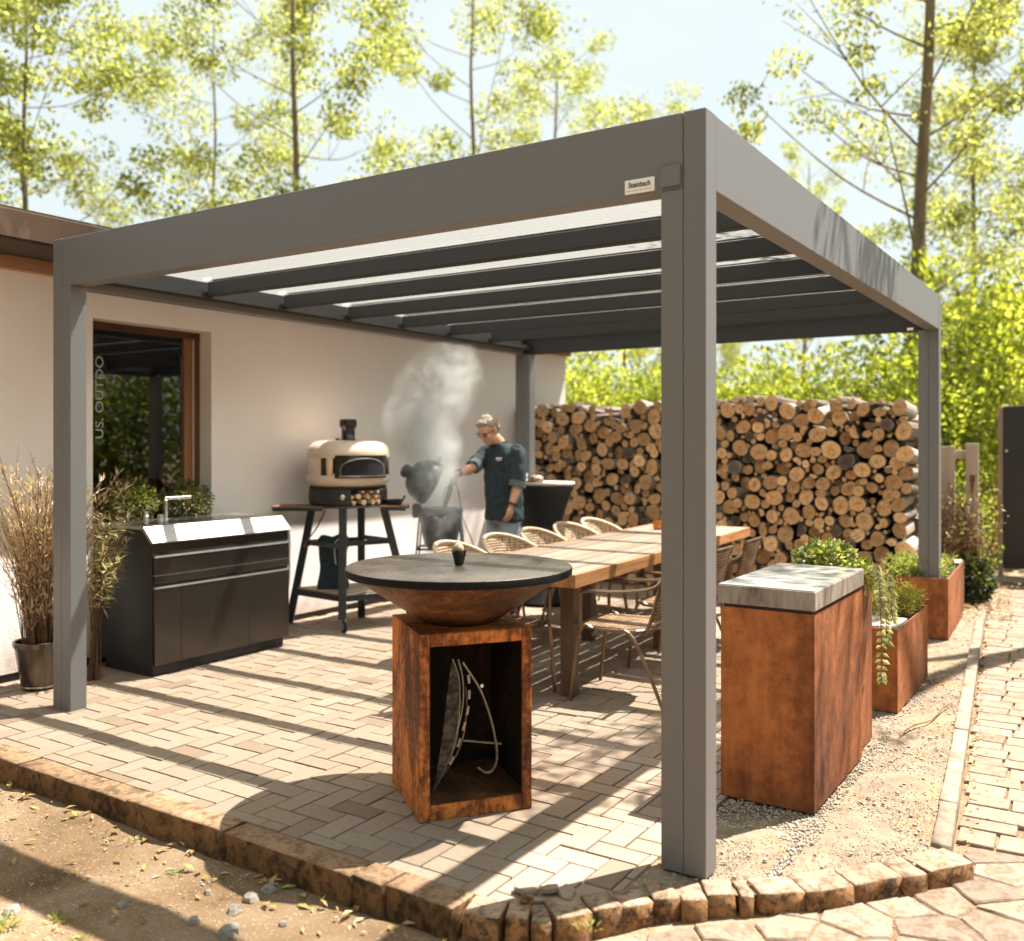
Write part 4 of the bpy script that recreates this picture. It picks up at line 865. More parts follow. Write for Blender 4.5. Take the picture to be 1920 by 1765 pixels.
def make_basket_chair():
    t = thing('basket_chair', 'x', 'chair'); mb = MB(); pts_ = seat_slab(mb); mb.build('seat', WEAVEP, t)
    mb = MB(); mb.tube([(x * 1.05, (y - .01) * 1.05 + .01, .428) for x, y in pts_] + [(pts_[0][0] * 1.05, .01, .428)], .011, 6); mb.build('seat_frame', BRONZ, t)
    up, lo_ = [], []
    for k in range(25):
        a = R(-205 + 230 * k / 24 + 0); a = R(200 - (-1)) + 0 if False else R(170 + 200 * k / 24); b = math.sin((k / 24) * math.pi)
        up.append((.285 * math.cos(a), .27 * math.sin(a) - .02, .615 + .185 * b ** .8)); lo_.append((.225 * math.cos(a), .215 * math.sin(a) + .0, .455))
    mb = MB(); mb.tube(up, .015, 7); mb.build('back_rim', CANE, t)
    mb = MB(); V = []
    for j in range(6):
        for k in range(25): p = Vector(lo_[k]).lerp(Vector(up[k]), j / 5); V.append(tuple(p))
    F = [(j * 25 + k, j * 25 + k + 1, (j + 1) * 25 + k + 1, (j + 1) * 25 + k) for j in range(5) for k in range(24)]; mb.add(V, F); mb.build('back_basket', WEAVEP, t, smooth=True)
    for s in (-1, 1):
        mb = MB(); mb.tube(curve([(s * .285, .03, .615), (s * .275, .10, .58), (s * .24, .17, .45), (s * .25, .25, 0)], 5), .0115, 6); mb.build('leg', BRONZ, t)
        mb = MB(); mb.tube(curve([(s * .20, -.13, .425), (s * .225, -.2, .25), (s * .24, -.27, 0)], 4), .0115, 6); mb.build('leg', BRONZ, t)
    return t
pb, ptb = make_basket_chair(), make_tube_chair()
left = [(-2.60, 2.32, 'nearest pale wicker basket chair on the house side, half hidden by the fire bowl plate'), (-2.62, 2.95, 'second pale wicker basket chair from the fire bowl, in front of the man'),
        (-2.66, 3.55, 'middle pale wicker basket chair on the house side of the table'), (-2.70, 4.15, 'fourth pale wicker basket chair from the fire bowl, before the log wall'), (-2.74, 4.72, 'farthest pale wicker basket chair at the log wall end of the table')]
for i, (x, y, lab) in enumerate(left):
    o = pb if i == 0 else copy_tree(pb); o.location = (x, y, 0); o.rotation_euler = (0, 0, R(-90 + [4, -5, 3, -3, 2][i])); tag(o, lab, 'chair', 'wicker basket chairs on the house side of the table')
right = [(-1.295, 2.02, R(97), 'nearest bronze tube chair with wicker back beside the table, next to the pergola post'), (-1.33, 2.90, R(90), 'middle bronze tube chair with wicker back, hidden behind the pergola post'),
         (-1.36, 3.62, R(93), 'far bronze tube chair with wicker back, right of the post near the log wall'), (-1.90, 1.56, R(6), 'bronze tube chair at the head of the table behind the fire bowl')]
for i, (x, y, a, lab) in enumerate(right):
    o = ptb if i == 0 else copy_tree(ptb); o.location = (x, y, 0); o.rotation_euler = (0, 0, a); tag(o, lab, 'chair', 'bronze tube chairs with wicker seats')
# ------------------------------------------------------------------ corten planters
CORT = rustmat('corten steel', (.040, .014, .007), (.20, .064, .020), (.44, .155, .048), 1.5, .6, .8, lo=.38, hi=.64, seed=6.1)  # rust mottling; seed shifts darker blotches to the fronts, imitating their shade
SOIL = mat('planter soil', (.03, .02, .012), (.07, .045, .028), scale=30, rough=1, bmp=1, bscale=60, bdist=.02)
def concmat():
    m, t, b, o = newmat('streaked concrete'); v = coords(t, True, (1, 1, .22)); n = noise_(t, v, 16, 6, .65, .4); n2 = noise_(t, v, 60, 4)
    L(t, ramp(t, n, [(.33, (.10, .08, .065)), (.5, (.24, .205, .18)), (.68, (.34, .30, .27))]), b.inputs['Base Color']); b.inputs['Roughness'].default_value = .5; bump(t, b, n2, .2, .003); return m
CONC = concmat(); CONCT = mat('smooth concrete top', (.22, .215, .205), (.30, .29, .275), scale=3, rough=.28, spec=.5, stain=(.18, .175, .165), sscale=6, spos=(.5, .7))
def openbox(x0, x1, y0, y1, z1, th=.008):
    mb = MB(); mb.box(x0, x0 + th, y0, y1, 0, z1); mb.box(x1 - th, x1, y0, y1, 0, z1); mb.box(x0 + th, x1 - th, y0, y0 + th, 0, z1); mb.box(x0 + th, x1 - th, y1 - th, y1, 0, z1); return mb
HERB = leafmat('light herb leaf', [(0, (.09, .13, .025)), (.4, (.20, .26, .05)), (.75, (.34, .37, .09)), (1, (.55, .52, .25))], .45)
FEATH = leafmat('feathery herb leaf', [(0, (.14, .17, .03)), (.4, (.30, .33, .07)), (.8, (.48, .47, .13)), (1, (.35, .24, .08))], .5)
VINEL = leafmat('variegated vine leaf', [(0, (.14, .18, .07)), (.5, (.36, .38, .22)), (1, (.60, .58, .42))], .35)
FLOW = leafmat('white flower', [(0, (.7, .68, .58)), (1, (.8, .78, .7))], .3)
p1 = thing('tall_planter', 'tall rusty steel block planter with streaked concrete slab top', 'planter', (.155, .785, 0), R(0))
mb = MB(); mb.box(-.395, 0, 0, .835, 0, .808, c=.002); mb.build('box', CORT, p1)
MB().box(-.385, -.01, .01, .825, .8085, .822).build('shadow_gap', MATB, p1)
sl = MB().box(-.405, .006, -.008, .84, .8225, .902, c=.003).build('slab', CONC, p1); MB().box(-.402, .003, -.005, .837, .9022, .9042).build('slab_top', CONCT, sl)
openbox(-.36, -.03, .845, 1.18, .86).build('rear_trough', CORT, p1); MB().box(-.35, -.04, .855, 1.17, .80, .83).build('soil', SOIL, p1)
rp = random.Random(21)
lv = MB(); bush(lv, (-.21, 1.0, .885), (.15, .15, .12), 1300, .036, .024, rp, .3, -.25, 4); bush(lv, (-.05, 1.03, .845), (.07, .13, .07), 400, .034, .022, rp, .3, -.3, 5)
ph = thing('flowering_herb', 'mound of light green flowering herbs behind the concrete slab', 'herb', (.155, .785, 0)); tag(lv.build('foliage', HERB, ph), kind='stuff')
fl = MB(); 
for i in range(130): v = rv(rp).normalized(); p = Vector((-.21 + v.x * .15, 1.0 + v.y * .15, .885 + abs(v.z) * .13)); leaf(fl, p, v + rv(rp) * .5, rv(rp), .02, .018)
tag(fl.build('blossoms', FLOW, ph), kind='stuff'); st = MB(); stems(st, (-.2, 1.0, .83), [(-.2 + rp.uniform(-.2, .2), 1.0 + rp.uniform(-.18, .18), .93 + rp.uniform(0, .12)) for i in range(16)], .004, rp); st.build('stem', TWIG, ph)
vi = thing('trailing_vine', 'pale leaved vine trailing down beside the tall planter', 'vine', (.155, .785, 0)); lv = MB(); sv = MB()
for (x, y, z0, z1) in ((.055, .90, .90, .36), (.05, 1.03, .86, .52), (.06, 1.12, .84, .62), (.045, .955, .88, .70)):
    c_ = curve([(x - .06, y + .02, z0 - .02), (x, y, z0), (x + .015, y + .005, (z0 + z1) / 2), (x + .02, y + .01, z1)], 9); sv.tube(c_, .0022, 4)
    for i, p in enumerate(c_[6:]):
        for s in (-1, 1): leaf(lv, p, Vector((s * .8 + rp.uniform(-.3, .3), rp.uniform(-.6, .6), -.55)), Vector((0, -1, .3)), rp.uniform(.028, .045), rp.uniform(.018, .026))
sv.build('stem', TWIG, vi); tag(lv.build('leaves', VINEL, vi), kind='stuff')
SLATG = mat('grey bench slat', (.30, .27, .24), (.40, .37, .33), scale=14, stretch=(.08, 1, 1), rough=.75)
p2 = thing('low_planter', 'low rusty planter with grey slatted seat and feathery herbs', 'planter', (.147, 2.50, 0))
openbox(-.50, 0, 0, .96, .462).build('box', CORT, p2)
for i in range(4): MB().box(-.495, -.012, .012 + i * .085, .012 + i * .085 + .079, .452, .474, c=.002).build('seat_slat', SLATG, p2)
MB().box(-.49, -.01, .36, .95, .40, .435).build('soil', SOIL, p2)
f2 = thing('feathery_herb', 'feathery yellow green herbs growing in the low slatted planter', 'herb', (.147, 2.50, 0)); lv = MB(); st = MB()
def feather(lv, st, c, rx, ry, h, n, rr, l=.035, w_=.006, lean=.25):
    for i in range(n):
        x, y = c[0] + rr.uniform(-rx, rx), c[1] + rr.uniform(-ry, ry); hh = h * rr.uniform(.5, 1.05); e = Vector((x + rr.gauss(0, lean * hh), y + rr.gauss(0, lean * hh), c[2] + hh)); b = Vector((x, y, c[2])); st.tube([b, (b + e) / 2 + Vector((0, 0, .01)), e], [.0022, .0016, .0007], 3)
        for k in range(16): f = rr.uniform(.25, 1); p = b.lerp(e, f); leaf(lv, p, rv(rr) + Vector((0, 0, .5)), rv(rr), l * rr.uniform(.6, 1.3), w_)
feather(lv, st, (-.27, .60, .43), .2, .22, .24, 120, rp, .045, .007); feather(lv, st, (-.07, .70, .43), .06, .2, .17, 40, rp, .04, .007)
tag(lv.build('foliage', FEATH, f2), kind='stuff'); st.build('stem', TWIG, f2)
p3 = thing('far_planter', 'rusty planter full of herbs at the far pergola post', 'planter', (.075, 4.80, 0), R(2.6))
openbox(-.50, 0, 0, 1.32, .465).build('box', CORT, p3); MB().box(-.49, -.01, .012, 1.05, .40, .435).build('soil', SOIL, p3)
for i in range(3): MB().box(-.495, -.012, 1.06 + i * .083, 1.06 + i * .083 + .077, .455, .477, c=.002).build('seat_slat', SLATG, p3)
f3 = thing('thyme_clump', 'dense light green herb clump in the far rusty planter', 'herb', (.075, 4.80, 0), R(2.6)); lv = MB(); st = MB()
feather(lv, st, (-.25, .42, .43), .2, .36, .15, 210, rp, .035, .012, .3); bush(lv, (-.26, .40, .47), (.22, .36, .08), 1100, .03, .016, rp, .3, -.3, 6)
tag(lv.build('foliage', HERB, f3), kind='stuff'); st.build('stem', TWIG, f3)

# ------------------------------------------------------------------ the wall of firewood
def barkmat():
    m, t, b, o = newmat('bark'); v = coords(t, True, (1, .35, 1)); r = rand_(t); n = noise_(t, v, 26, 5, .65, .5)
    c = mixc(t, ramp(t, n, [(.4, 0.), (.6, 1.)]), (.05, .035, .024), (.17, .125, .085)); c = mixc(t, ramp(t, r, [(.55, 0.), (.75, .75)]), c, (.38, .32, .26)); L(t, c, b.inputs['Base Color']); b.inputs['Roughness'].default_value = .9; bump(t, b, n, .7, .008); return m
BARK = barkmat()
def endmat(name, core, ring, rim, crack):
    m, t, b, o = newmat(name); uv = N(t, 'UVMap', uv_map='UVMap'); r = rand_(t)
    ln = N(t, 'VectorMath', operation='LENGTH'); L(t, uv.outputs[0], ln.inputs[0]); rad = ln.outputs['Value']
    nm = N(t, 'VectorMath', operation='NORMALIZE'); L(t, uv.outputs[0], nm.inputs[0])
    cb = N(t, 'CombineXYZ'); L(t, math_(t, 'MULTIPLY', r, 50), cb.inputs[2]); ad = N(t, 'VectorMath', operation='ADD'); L(t, uv.outputs[0], ad.inputs[0]); L(t, cb.outputs[0], ad.inputs[1])
    wob = noise_(t, ad.outputs[0], 1.6, 3); rg = math_(t, 'SINE', math_(t, 'MULTIPLY', math_(t, 'MULTIPLY_ADD', wob, .35, rad), 34))
    c = mixc(t, math_(t, 'MULTIPLY_ADD', rg, .38, .5), core, ring)
    patch = noise_(t, ad.outputs[0], 2.3, 5, .7); c = mixc(t, ramp(t, patch, [(.48, 0.), (.68, .8)]), c, (core[0] * .35, core[1] * .32, core[2] * .3))
    ad2 = N(t, 'VectorMath', operation='ADD'); L(t, nm.outputs[0], ad2.inputs[0]); L(t, cb.outputs[0], ad2.inputs[1]); ck = noise_(t, ad2.outputs[0], 4.2, 2, .6)
    line = ramp(t, math_(t, 'ABSOLUTE', math_(t, 'SUBTRACT', ck, .5)), [(.0, 1.), (.018, 1.), (.035, 0.)]); fade = ramp(t, rad, [(.02, 1.), (.75, 0.)])
    c = mixc(t, math_(t, 'MULTIPLY', math_(t, 'MULTIPLY', line, fade), crack), c, (.03, .018, .01))
    c = mixc(t, ramp(t, rad, [(.04, .85), (.10, 0.)]), c, (.06, .03, .015)); c = mixc(t, ramp(t, rad, [(.86, 0.), (.92, .9)]), c, rim)
    hs_ = N(t, 'HueSaturation'); L(t, c, hs_.inputs['Color']); L(t, math_(t, 'MULTIPLY_ADD', r, .6, .85), hs_.inputs['Value']); L(t, hs_.outputs['Color'], b.inputs['Base Color'])
    b.inputs['Roughness'].default_value = .85; b.inputs['Specular IOR Level'].default_value = .2; return m
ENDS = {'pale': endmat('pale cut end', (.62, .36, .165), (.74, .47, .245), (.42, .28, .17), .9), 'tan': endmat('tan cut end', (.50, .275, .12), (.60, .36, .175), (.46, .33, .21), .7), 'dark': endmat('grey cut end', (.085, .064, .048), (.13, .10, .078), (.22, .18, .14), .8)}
def logmesh(seed, tone):
    rr_ = random.Random(seed); n = 13; k = [1 + .10 * math.sin(2 * 6.283 * i / n + seed) * rr_.uniform(.3, 1) + rr_.uniform(-.05, .05) for i in range(n)]; mb = MB()
    ring = [(k[i] * math.cos(6.283 * i / n), k[i] * math.sin(6.283 * i / n)) for i in range(n)]
    if seed in (36, 43): ring = [(x, max(z, -.12 if seed == 36 else -.02 + .55 * abs(x) - .45)) for x, z in ring]
    V = [(x * .97, 0, z * .97) for x, z in ring] + [(x, .02, z) for x, z in ring] + [(x * .96, 1, z * .96) for x, z in ring]
    mb.add(V + [(0, 0, 0)], [(i, (i + 1) % n, n + (i + 1) % n, n + i)[::-1] for i in range(n)] + [(n + i, n + (i + 1) % n, 2 * n + (i + 1) % n, 2 * n + i)[::-1] for i in range(n)], 1)
    uv = [(x, z) for x, z in ring] + [(.001, .001)]; mb.add([(x * .97, 0, z * .97) for x, z in ring] + [(0, -.004, 0)], [(i, (i + 1) % n, n) for i in range(n)], 0, uv=uv)
    mb.add([(x * .96, 1, z * .96) for x, z in ring] + [(0, 1.002, 0)], [((i + 1) % n, i, n) for i in range(n)], 0, uv=uv); return mb
LM = {(v_, t_): logmesh(v_ * 7 + 1, t_) for v_ in range(7) for t_ in ENDS}; LD_ = {k: m_.data('log', [ENDS[k[1]], BARK]) for k, m_ in LM.items()}
rl = random.Random(77); circ = []; grid = {}
X0, X1 = -4.62, -.46
def topz(x): return 1.925 + .025 * math.sin(x * 2.3) + .025 * math.sin(x * 6.1 + 1)
def fits(x, z, r, k=.885):
    gx_, gz_ = int(x / .2), int(z / .2)
    for a in range(gx_ - 1, gx_ + 2):
        for b in range(gz_ - 1, gz_ + 2):
            for (x2, z2, r2_) in grid.get((a, b), ()):
                if (x - x2) ** 2 + (z - z2) ** 2 < ((r + r2_) * k) ** 2: return False
    return True
def put(x, z, r): circ.append((x, z, r)); grid.setdefault((int(x / .2), int(z / .2)), []).append((x, z, r))
for (rlo, rhi, tries) in ((.068, .088, 1100), (.052, .068, 5200), (.040, .054, 9000), (.028, .040, 9000), (.018, .027, 9000)):
    for i in range(tries):
        x = rl.uniform(X0, X1); r = rl.uniform(rlo, rhi)
        if rlo >= .07 and rl.random() > .25 + .75 * (x - X0) / (X1 - X0): continue
        z = rl.uniform(r, topz(x) - r * .3)
        if fits(x, z, r): put(x, z, r)
def pxof(x, y, z):
    dx, dy = x - 1.2077, y + 3.0877; zz = -dx * .5442 + dy * .839; u = dx * .839 + dy * .5442; return 960 + 1770 * u / zz, 833 + 1770 * (1.5 - z) / zz, zz
logs = []
for (x, z, r) in circ:
    px, py, zz = pxof(x, 6.05, z); hid = 1236 < px < 1346 or px > 1735 or (px < 1075 and py > 905) or (998 < px < 1028 and py < 900) or py > 1085 or (py > 1000 and px < 1300)
    logs.append((hid, -r / zz, x, z, r, px, py))
logs.sort(); mass = MB()
for q, (hid, _, x, z, r, px, py) in enumerate(logs):
    tone = rl.choices(['pale', 'tan', 'dark'], [.42, .50, .08])[0] if px > 1345 else rl.choices(['pale', 'tan', 'dark'], [.32, .61, .07])[0]
    yaw, pit = rl.gauss(0, .07), rl.gauss(0, .04)
    if rl.random() < .16 and z < topz(x) - .25 and X0 + .4 < x < X1 - .5: yaw = rl.choice([-1, 1]) * rl.uniform(.25, .6)
    yaw = min(yaw, 0) if x < X0 + .3 else max(yaw, .02) if x > X1 - .3 else yaw
    y = 6.05 + rl.uniform(-.07, .09) + abs(yaw) * .08; ln_ = rl.uniform(.55, .7); v_ = rl.randrange(5) if rl.random() > .15 or r > .075 else rl.choice([5, 6]); M_ = T(x, y, z, pit, rl.uniform(0, 6.28), yaw)
    M_ = Matrix.Translation((x, y, z)) @ Matrix.Rotation(yaw, 4, 'Z') @ Matrix.Rotation(pit, 4, 'X') @ Matrix.Rotation(rl.uniform(0, 6.28), 4, 'Y') @ Matrix.Diagonal((r, ln_, r * rl.uniform(.88, 1.05), 1))
    if q < 300 and not hid:
        o = link('log', LD_[v_, tone]); o.matrix_world = M_
        size = 'thick' if r > .066 else 'medium' if r > .046 else 'thin'; row = 'on top' if z > topz(x) - .16 else 'at ankle height' if z < .3 else 'at knee height' if z < .65 else 'at waist height' if z < 1.05 else 'at chest height' if z < 1.4 else 'at head height'
        where = 'beside the house wall' if px < 1105 else 'left of the near post' if px < 1241 else 'just right of the near post' if px < 1450 else 'above the planters' if px < 1590 else 'beside the far post'
        colr = {'pale': 'fresh pale', 'tan': 'tan', 'dark': 'dark grey'}[tone]
        tag(o, f'{size} {colr} log {row} in the stack, {where}', 'log', 'cut logs stacked in the firewood wall')
    else:
        src = LM[v_, tone]; o_ = len(mass.v); mass.v += [tuple(M_ @ Vector(p)) for p in src.v]; mass.f += [tuple(o_ + i for i in f) for f in src.f]; mass.m += [1 if mi else {'pale': 0, 'tan': 2, 'dark': 3}[tone] for mi in src.m]; mass.uv += src.uv
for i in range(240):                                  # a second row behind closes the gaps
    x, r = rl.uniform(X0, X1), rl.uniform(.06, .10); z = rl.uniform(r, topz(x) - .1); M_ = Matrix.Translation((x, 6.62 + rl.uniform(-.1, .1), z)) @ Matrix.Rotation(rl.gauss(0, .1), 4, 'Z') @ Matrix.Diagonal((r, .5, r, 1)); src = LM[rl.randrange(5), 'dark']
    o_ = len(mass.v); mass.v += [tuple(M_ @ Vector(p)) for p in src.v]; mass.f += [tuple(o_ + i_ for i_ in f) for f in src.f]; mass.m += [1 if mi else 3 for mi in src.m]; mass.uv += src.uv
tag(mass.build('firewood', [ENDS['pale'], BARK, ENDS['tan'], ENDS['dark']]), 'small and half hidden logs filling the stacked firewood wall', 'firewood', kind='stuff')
# ------------------------------------------------------------------ the man at the grill
mxp, myp = at(945, 8.45)
man = thing('person', 'man in dark teal shirt and light jeans leaning over the smoking grill', 'person', (mxp, myp, 0), CA)
def remesh(mb, name, m, parent, vox, smooth=4, disp=0, dscale=9):
    me = mb.data(name + '_tmp', m); tmp = bpy.data.objects.new(name + '_tmp', me); s2 = bpy.data.scenes.new('tmp'); s2.collection.objects.link(tmp)
    r = tmp.modifiers.new('r', 'REMESH'); r.mode = 'VOXEL'; r.voxel_size = vox
    s = tmp.modifiers.new('s', 'SMOOTH'); s.iterations = smooth; s.factor = .5
    s2.view_layers[0].update(); dg = s2.view_layers[0].depsgraph; dg.update(); out = bpy.data.meshes.new_from_object(tmp.evaluated_get(dg)); out.name = name; bpy.data.scenes.remove(s2); bpy.data.objects.remove(tmp); bpy.data.meshes.remove(me)
    if disp:
        nrm = [v.normal.copy() for v in out.vertices]
        for v, vn in zip(out.vertices, nrm):
            p = v.co.copy(); f = noise.noise(Vector((p.x * dscale, p.y * dscale, p.z * dscale * .45))) ; g_ = abs(noise.noise(Vector((p.x * dscale * 2.2 + 5, p.y * dscale * 2.2, p.z * dscale * 1.3)))); v.co = p + vn * disp * (f + .8 * g_)
    out.polygons.foreach_set('use_smooth', [True] * len(out.polygons)); out.materials.clear(); out.materials.append(m); return link(name, out, parent)
FD = Vector((-.74, -.67, 0)); LF = Vector((.67, -.74, 0)); UP = Vector((0, 0, 1))
def B(f, l, z, o=(0, 0)): return Vector((o[0], o[1], 0)) + FD * f + LF * l + UP * z
def rings(mb, rows, n=24):
    """rows of (f, l, z, half width, half depth): elliptical rings across the body"""
    V = []
    for (f, l, z, w_, d_) in rows:
        for i in range(n): a = 6.283 * i / n; V.append(B(f + d_ * math.sin(a), l + w_ * math.cos(a), z))
    k = len(rows); mb.add(V, [(j * n + i, j * n + (i + 1) % n, (j + 1) * n + (i + 1) % n, (j + 1) * n + i) for j in range(k - 1) for i in range(n)] + [tuple(range(n))[::-1], tuple((k - 1) * n + i for i in range(n))])
SKIN = mat('skin', (.50, .27, .17), (.56, .31, .20), scale=30, rough=.5); SHIRT = mat('teal black shirt cloth', (.010, .022, .030), (.018, .034, .043), scale=12, rough=.85, bmp=.3, bscale=400)
JEAN = mat('light jeans', (.20, .25, .29), (.32, .38, .42), scale=9, rough=.9, bmp=.3, bscale=350); HAIR = mat('grey blond hair', (.20, .155, .115), (.42, .35, .28), scale=70, rough=.7, stretch=(1, 1, .4), bmp=.8, bscale=160, bdist=.01)
SHOE = mat('dark shoe', (.03, .025, .02), rough=.6)
SL, SR = Vector((.135, -.145, 1.425)), Vector((-.165, .125, 1.41)); EL, ER = Vector((.120, -.205, 1.15)), Vector((-.285, -.035, 1.285)); WL, WR = Vector((.063, -.255, .955)), Vector((-.405, -.165, 1.245))
HC = Vector((-.135, -.095, 1.625))                       # head centre
body = MB()
rings(body, [(0, 0, .86, .15, .10), (0, 0, .95, .165, .115), (.01, 0, 1.10, .15, .105), (.02, 0, 1.25, .165, .11), (.02, 0, 1.38, .18, .10), (.03, 0, 1.46, .12, .08), (.045, 0, 1.50, .06, .06)])
body.tube([B(.03, 0, 1.44), B(.06, 0, 1.51), HC + Vector((.03, .02, -.05))], [.062, .060, .058], 14)
for S_, E_, W_ in ((SL, EL, WL), (SR, ER, WR)):
    body.tube(curve([S_, E_, W_], 5), [.056, .054, .050, .047, .044, .043, .044, .041, .036, .030, .026], 12)
for s, k in ((1, 0), (-1, 0)):
    hp, kn, an = B(0, s * .09, .90), B(.02, s * .10, .48), B(-.02, s * .11, .08); body.tube(curve([hp, kn, an], 4), [.088, .083, .075, .066, .058, .055, .055, .045, .037], 12)
    body.tube([B(-.06, s * .11, .045), B(.05, s * .115, .04), B(.17, s * .13, .03)], [.035, .040, .028], 10)
# head: skull, jaw, nose, brow, ear, chin; tipped down towards the grill
Mh = Matrix.Translation(HC) @ Matrix.Rotation(math.atan2(FD.y, FD.x), 4, 'Z') @ Matrix.Rotation(R(30), 4, 'Y')      # local x forward, y left, z up
def ell(mb, c, r, M_=None, n=16):
    prof = [(math.sin(math.pi * i / 10), -math.cos(math.pi * i / 10)) for i in range(11)]; mb.lathe([(max(a, 0), b) for a, b in prof], n, M=(M_ or Mh) @ Matrix.Translation(c) @ Matrix.Diagonal((*r, 1)))
ell(body, (-.005, 0, .035), (.098, .077, .088)); ell(body, (.030, 0, -.045), (.062, .060, .075)); ell(body, (.055, 0, -.098), (.030, .034, .024)); ell(body, (.075, 0, .012), (.022, .055, .018))
ell(body, (.103, 0, -.030), (.018, .014, .016)); ell(body, (.090, 0, -.008), (.014, .011, .026)); ell(body, (.082, 0, -.068), (.016, .026, .012))
for s in (1, -1): ell(body, (-.008, s * .080, -.008), (.020, .010, .032)); ell(body, (.062, s * .036, -.03), (.026, .022, .022))
def hand(mb, W_, d, palm_n, curl, side):
    d = d.normalized(); n_ = (palm_n - d * palm_n.dot(d)).normalized(); s_ = d.cross(n_) * side
    M_ = Matrix((( *d, 0), (*s_, 0), (*n_, 0), (0, 0, 0, 1))).transposed(); M_.translation = W_ + d * .045; ell(mb, (0, 0, 0), (.055, .042, .020), M_)
    for i, (o, l) in enumerate(((-.033, .062), (-.011, .075), (.011, .072), (.032, .058))):
        p0 = W_ + d * .078 + s_ * o; p1 = p0 + (d * math.cos(curl) + n_ * math.sin(curl)) * l * .5; p2 = p1 + (d * math.cos(2.1 * curl) + n_ * math.sin(2.1 * curl)) * l * .5; mb.tube([p0 - d * .02, p0, p1, p2], [.0095, .0095, .0085, .007], 8)
    t0 = W_ + d * .03 - s_ * .036; mb.tube([t0, t0 + d * .035 - s_ * .022 + n_ * .012, t0 + d * .065 - s_ * .020 + n_ * .022], [.0125, .011, .008], 8)
dR = Vector((-.055, -.05, -.085)); hand(body, WR, dR, Vector((.5, -.2, -.3)), .75, 1); dL = Vector((-.03, -.01, -.12)); hand(body, WL, dL, Vector((-.6, .5, 0)), .32, -1)
remesh(body, 'body', SKIN, man, .0075, 3)
sh = MB()
rings(sh, [(0, 0, .825, .205, .150), (0, 0, .86, .207, .152), (0, 0, .95, .198, .147), (.012, 0, 1.08, .190, .140), (.02, 0, 1.22, .197, .140), (.02, 0, 1.35, .205, .130), (.02, 0, 1.42, .195, .112), (.03, 0, 1.475, .13, .085), (.045, 0, 1.505, .075, .072)])
sh.tube(curve([SL + Vector((-.04, .04, .0)), SL, EL + Vector((0, 0, .06)), EL], 4), [.060, .062, .066, .068, .068, .067, .066, .066, .066, .066, .067, .068, .068], 14)
sh.tube(curve([SR + Vector((.05, -.03, .0)), SR, SR.lerp(ER, .85)], 4), [.07, .073, .075, .074, .072, .070, .069, .068, .068], 14)
remesh(sh, 'shirt', SHIRT, man, .009, 3, .02, 8)
CUFF = mat('faded cuff', (.075, .10, .11), (.11, .14, .15), scale=40, rough=.9)
mb = MB(); mb.tube([EL + Vector((.004, 0, .028)), EL + Vector((-.006, -.006, -.022))], [.078, .076], 18); mb.build('cuff', CUFF, man, smooth='auto')
a_, b_ = SR.lerp(ER, .70), SR.lerp(ER, .93); mb = MB(); mb.tube([a_, b_], [.074, .071], 18); mb.build('cuff', CUFF, man, smooth='auto')
col = MB(); V = [B(.045 + .078 * math.sin(6.283 * i / 20), .074 * math.cos(6.283 * i / 20), 1.495 - .03 * max(0, math.sin(6.283 * i / 20))) for i in range(20)]; V2 = [p + (p - B(.045, 0, p.z)) * -.10 + UP * .035 for p in V]; col.add(V + V2, [(i, (i + 1) % 20, 20 + (i + 1) % 20, 20 + i) for i in range(20)]); col.build('collar', SHIRT, man, smooth=True)
def patch(f, l, z, w_, h_, name, m, lift=.012):
    c = B(f, l, z); mb = MB(); n_ = (FD * .85 + LF * (.55 * (1 if l > 0 else -1))).normalized(); s_ = n_.cross(UP).normalized(); c = c + n_ * lift; mb.add([c + s_ * a * w_ + UP * b * h_ for a, b in ((-.5, -.5), (.5, -.5), (.5, .5), (-.5, .5))], [(0, 1, 2, 3)]); return mb.build(name, m, man)
patch(.125, .085, 1.375, .055, .012, 'chest_logo', WHITE, .03); patch(.125, .085, 1.358, .045, .005, 'chest_logo', WHITE, .03)
jn = MB(); rings(jn, [(0, 0, .80, .165, .122), (0, 0, .88, .172, .125), (0, 0, .98, .17, .12)])
for s in (1, -1):
    hp, kn, an = B(0, s * .088, .86), B(.02, s * .10, .48), B(-.02, s * .11, .06); jn.tube(curve([hp, kn, an], 4), [.102, .098, .09, .083, .076, .072, .070, .066, .064], 14)
remesh(jn, 'jeans', JEAN, man, .012, 3, .010, 9)
for s in (1, -1):
    sm = MB(); sm.tube([B(-.07, s * .11, .045), B(.05, s * .118, .045), B(.18, s * .132, .032)], [.045, .050, .036], 12); sm.tube([B(-.02, s * .11, .05), B(-.02, s * .11, .10)], [.045, .05], 12); remesh(sm, 'shoe', SHOE, man, .01, 2)
hr = MB(); ell(hr, (-.022, 0, .055), (.098, .084, .080)); ell(hr, (.045, 0, .092), (.045, .062, .028)); ell(hr, (-.06, 0, .0), (.055, .074, .065))
ho = remesh(hr, 'hair', HAIR, man, .006, 1, .008, 70)
gm = MB()
for s in (1, -1):
    gm.tube([Mh @ Vector((.105 - .018 * abs(math.cos(a)) * (1 if True else 0), s * (.035 + .026 * math.cos(a)), .002 + .019 * math.sin(a))) for a in [6.283 * i / 14 for i in range(15)]], .0036, 5)
    gm.tube([Mh @ Vector(p) for p in ((.088, s * .060, .006), (.04, s * .083, .008), (-.015, s * .087, .004))], .0032, 5)
gm.tube([Mh @ Vector(p) for p in ((.106, -.010, .006), (.110, 0, .009), (.106, .010, .006))], .003, 5); gm.build('glasses', INK, man)
ey = MB(); 
for s in (1, -1): ell(ey, (.083, s * .033, .0), (.009, .012, .006))
ey.build('eyes', mat('eye', (.05, .04, .035), rough=.2), man); mo = MB(); ell(mo, (.0945, 0, -.066), (.004, .020, .0028)); mo.build('mouth', mat('lip', (.28, .11, .09), rough=.5), man)
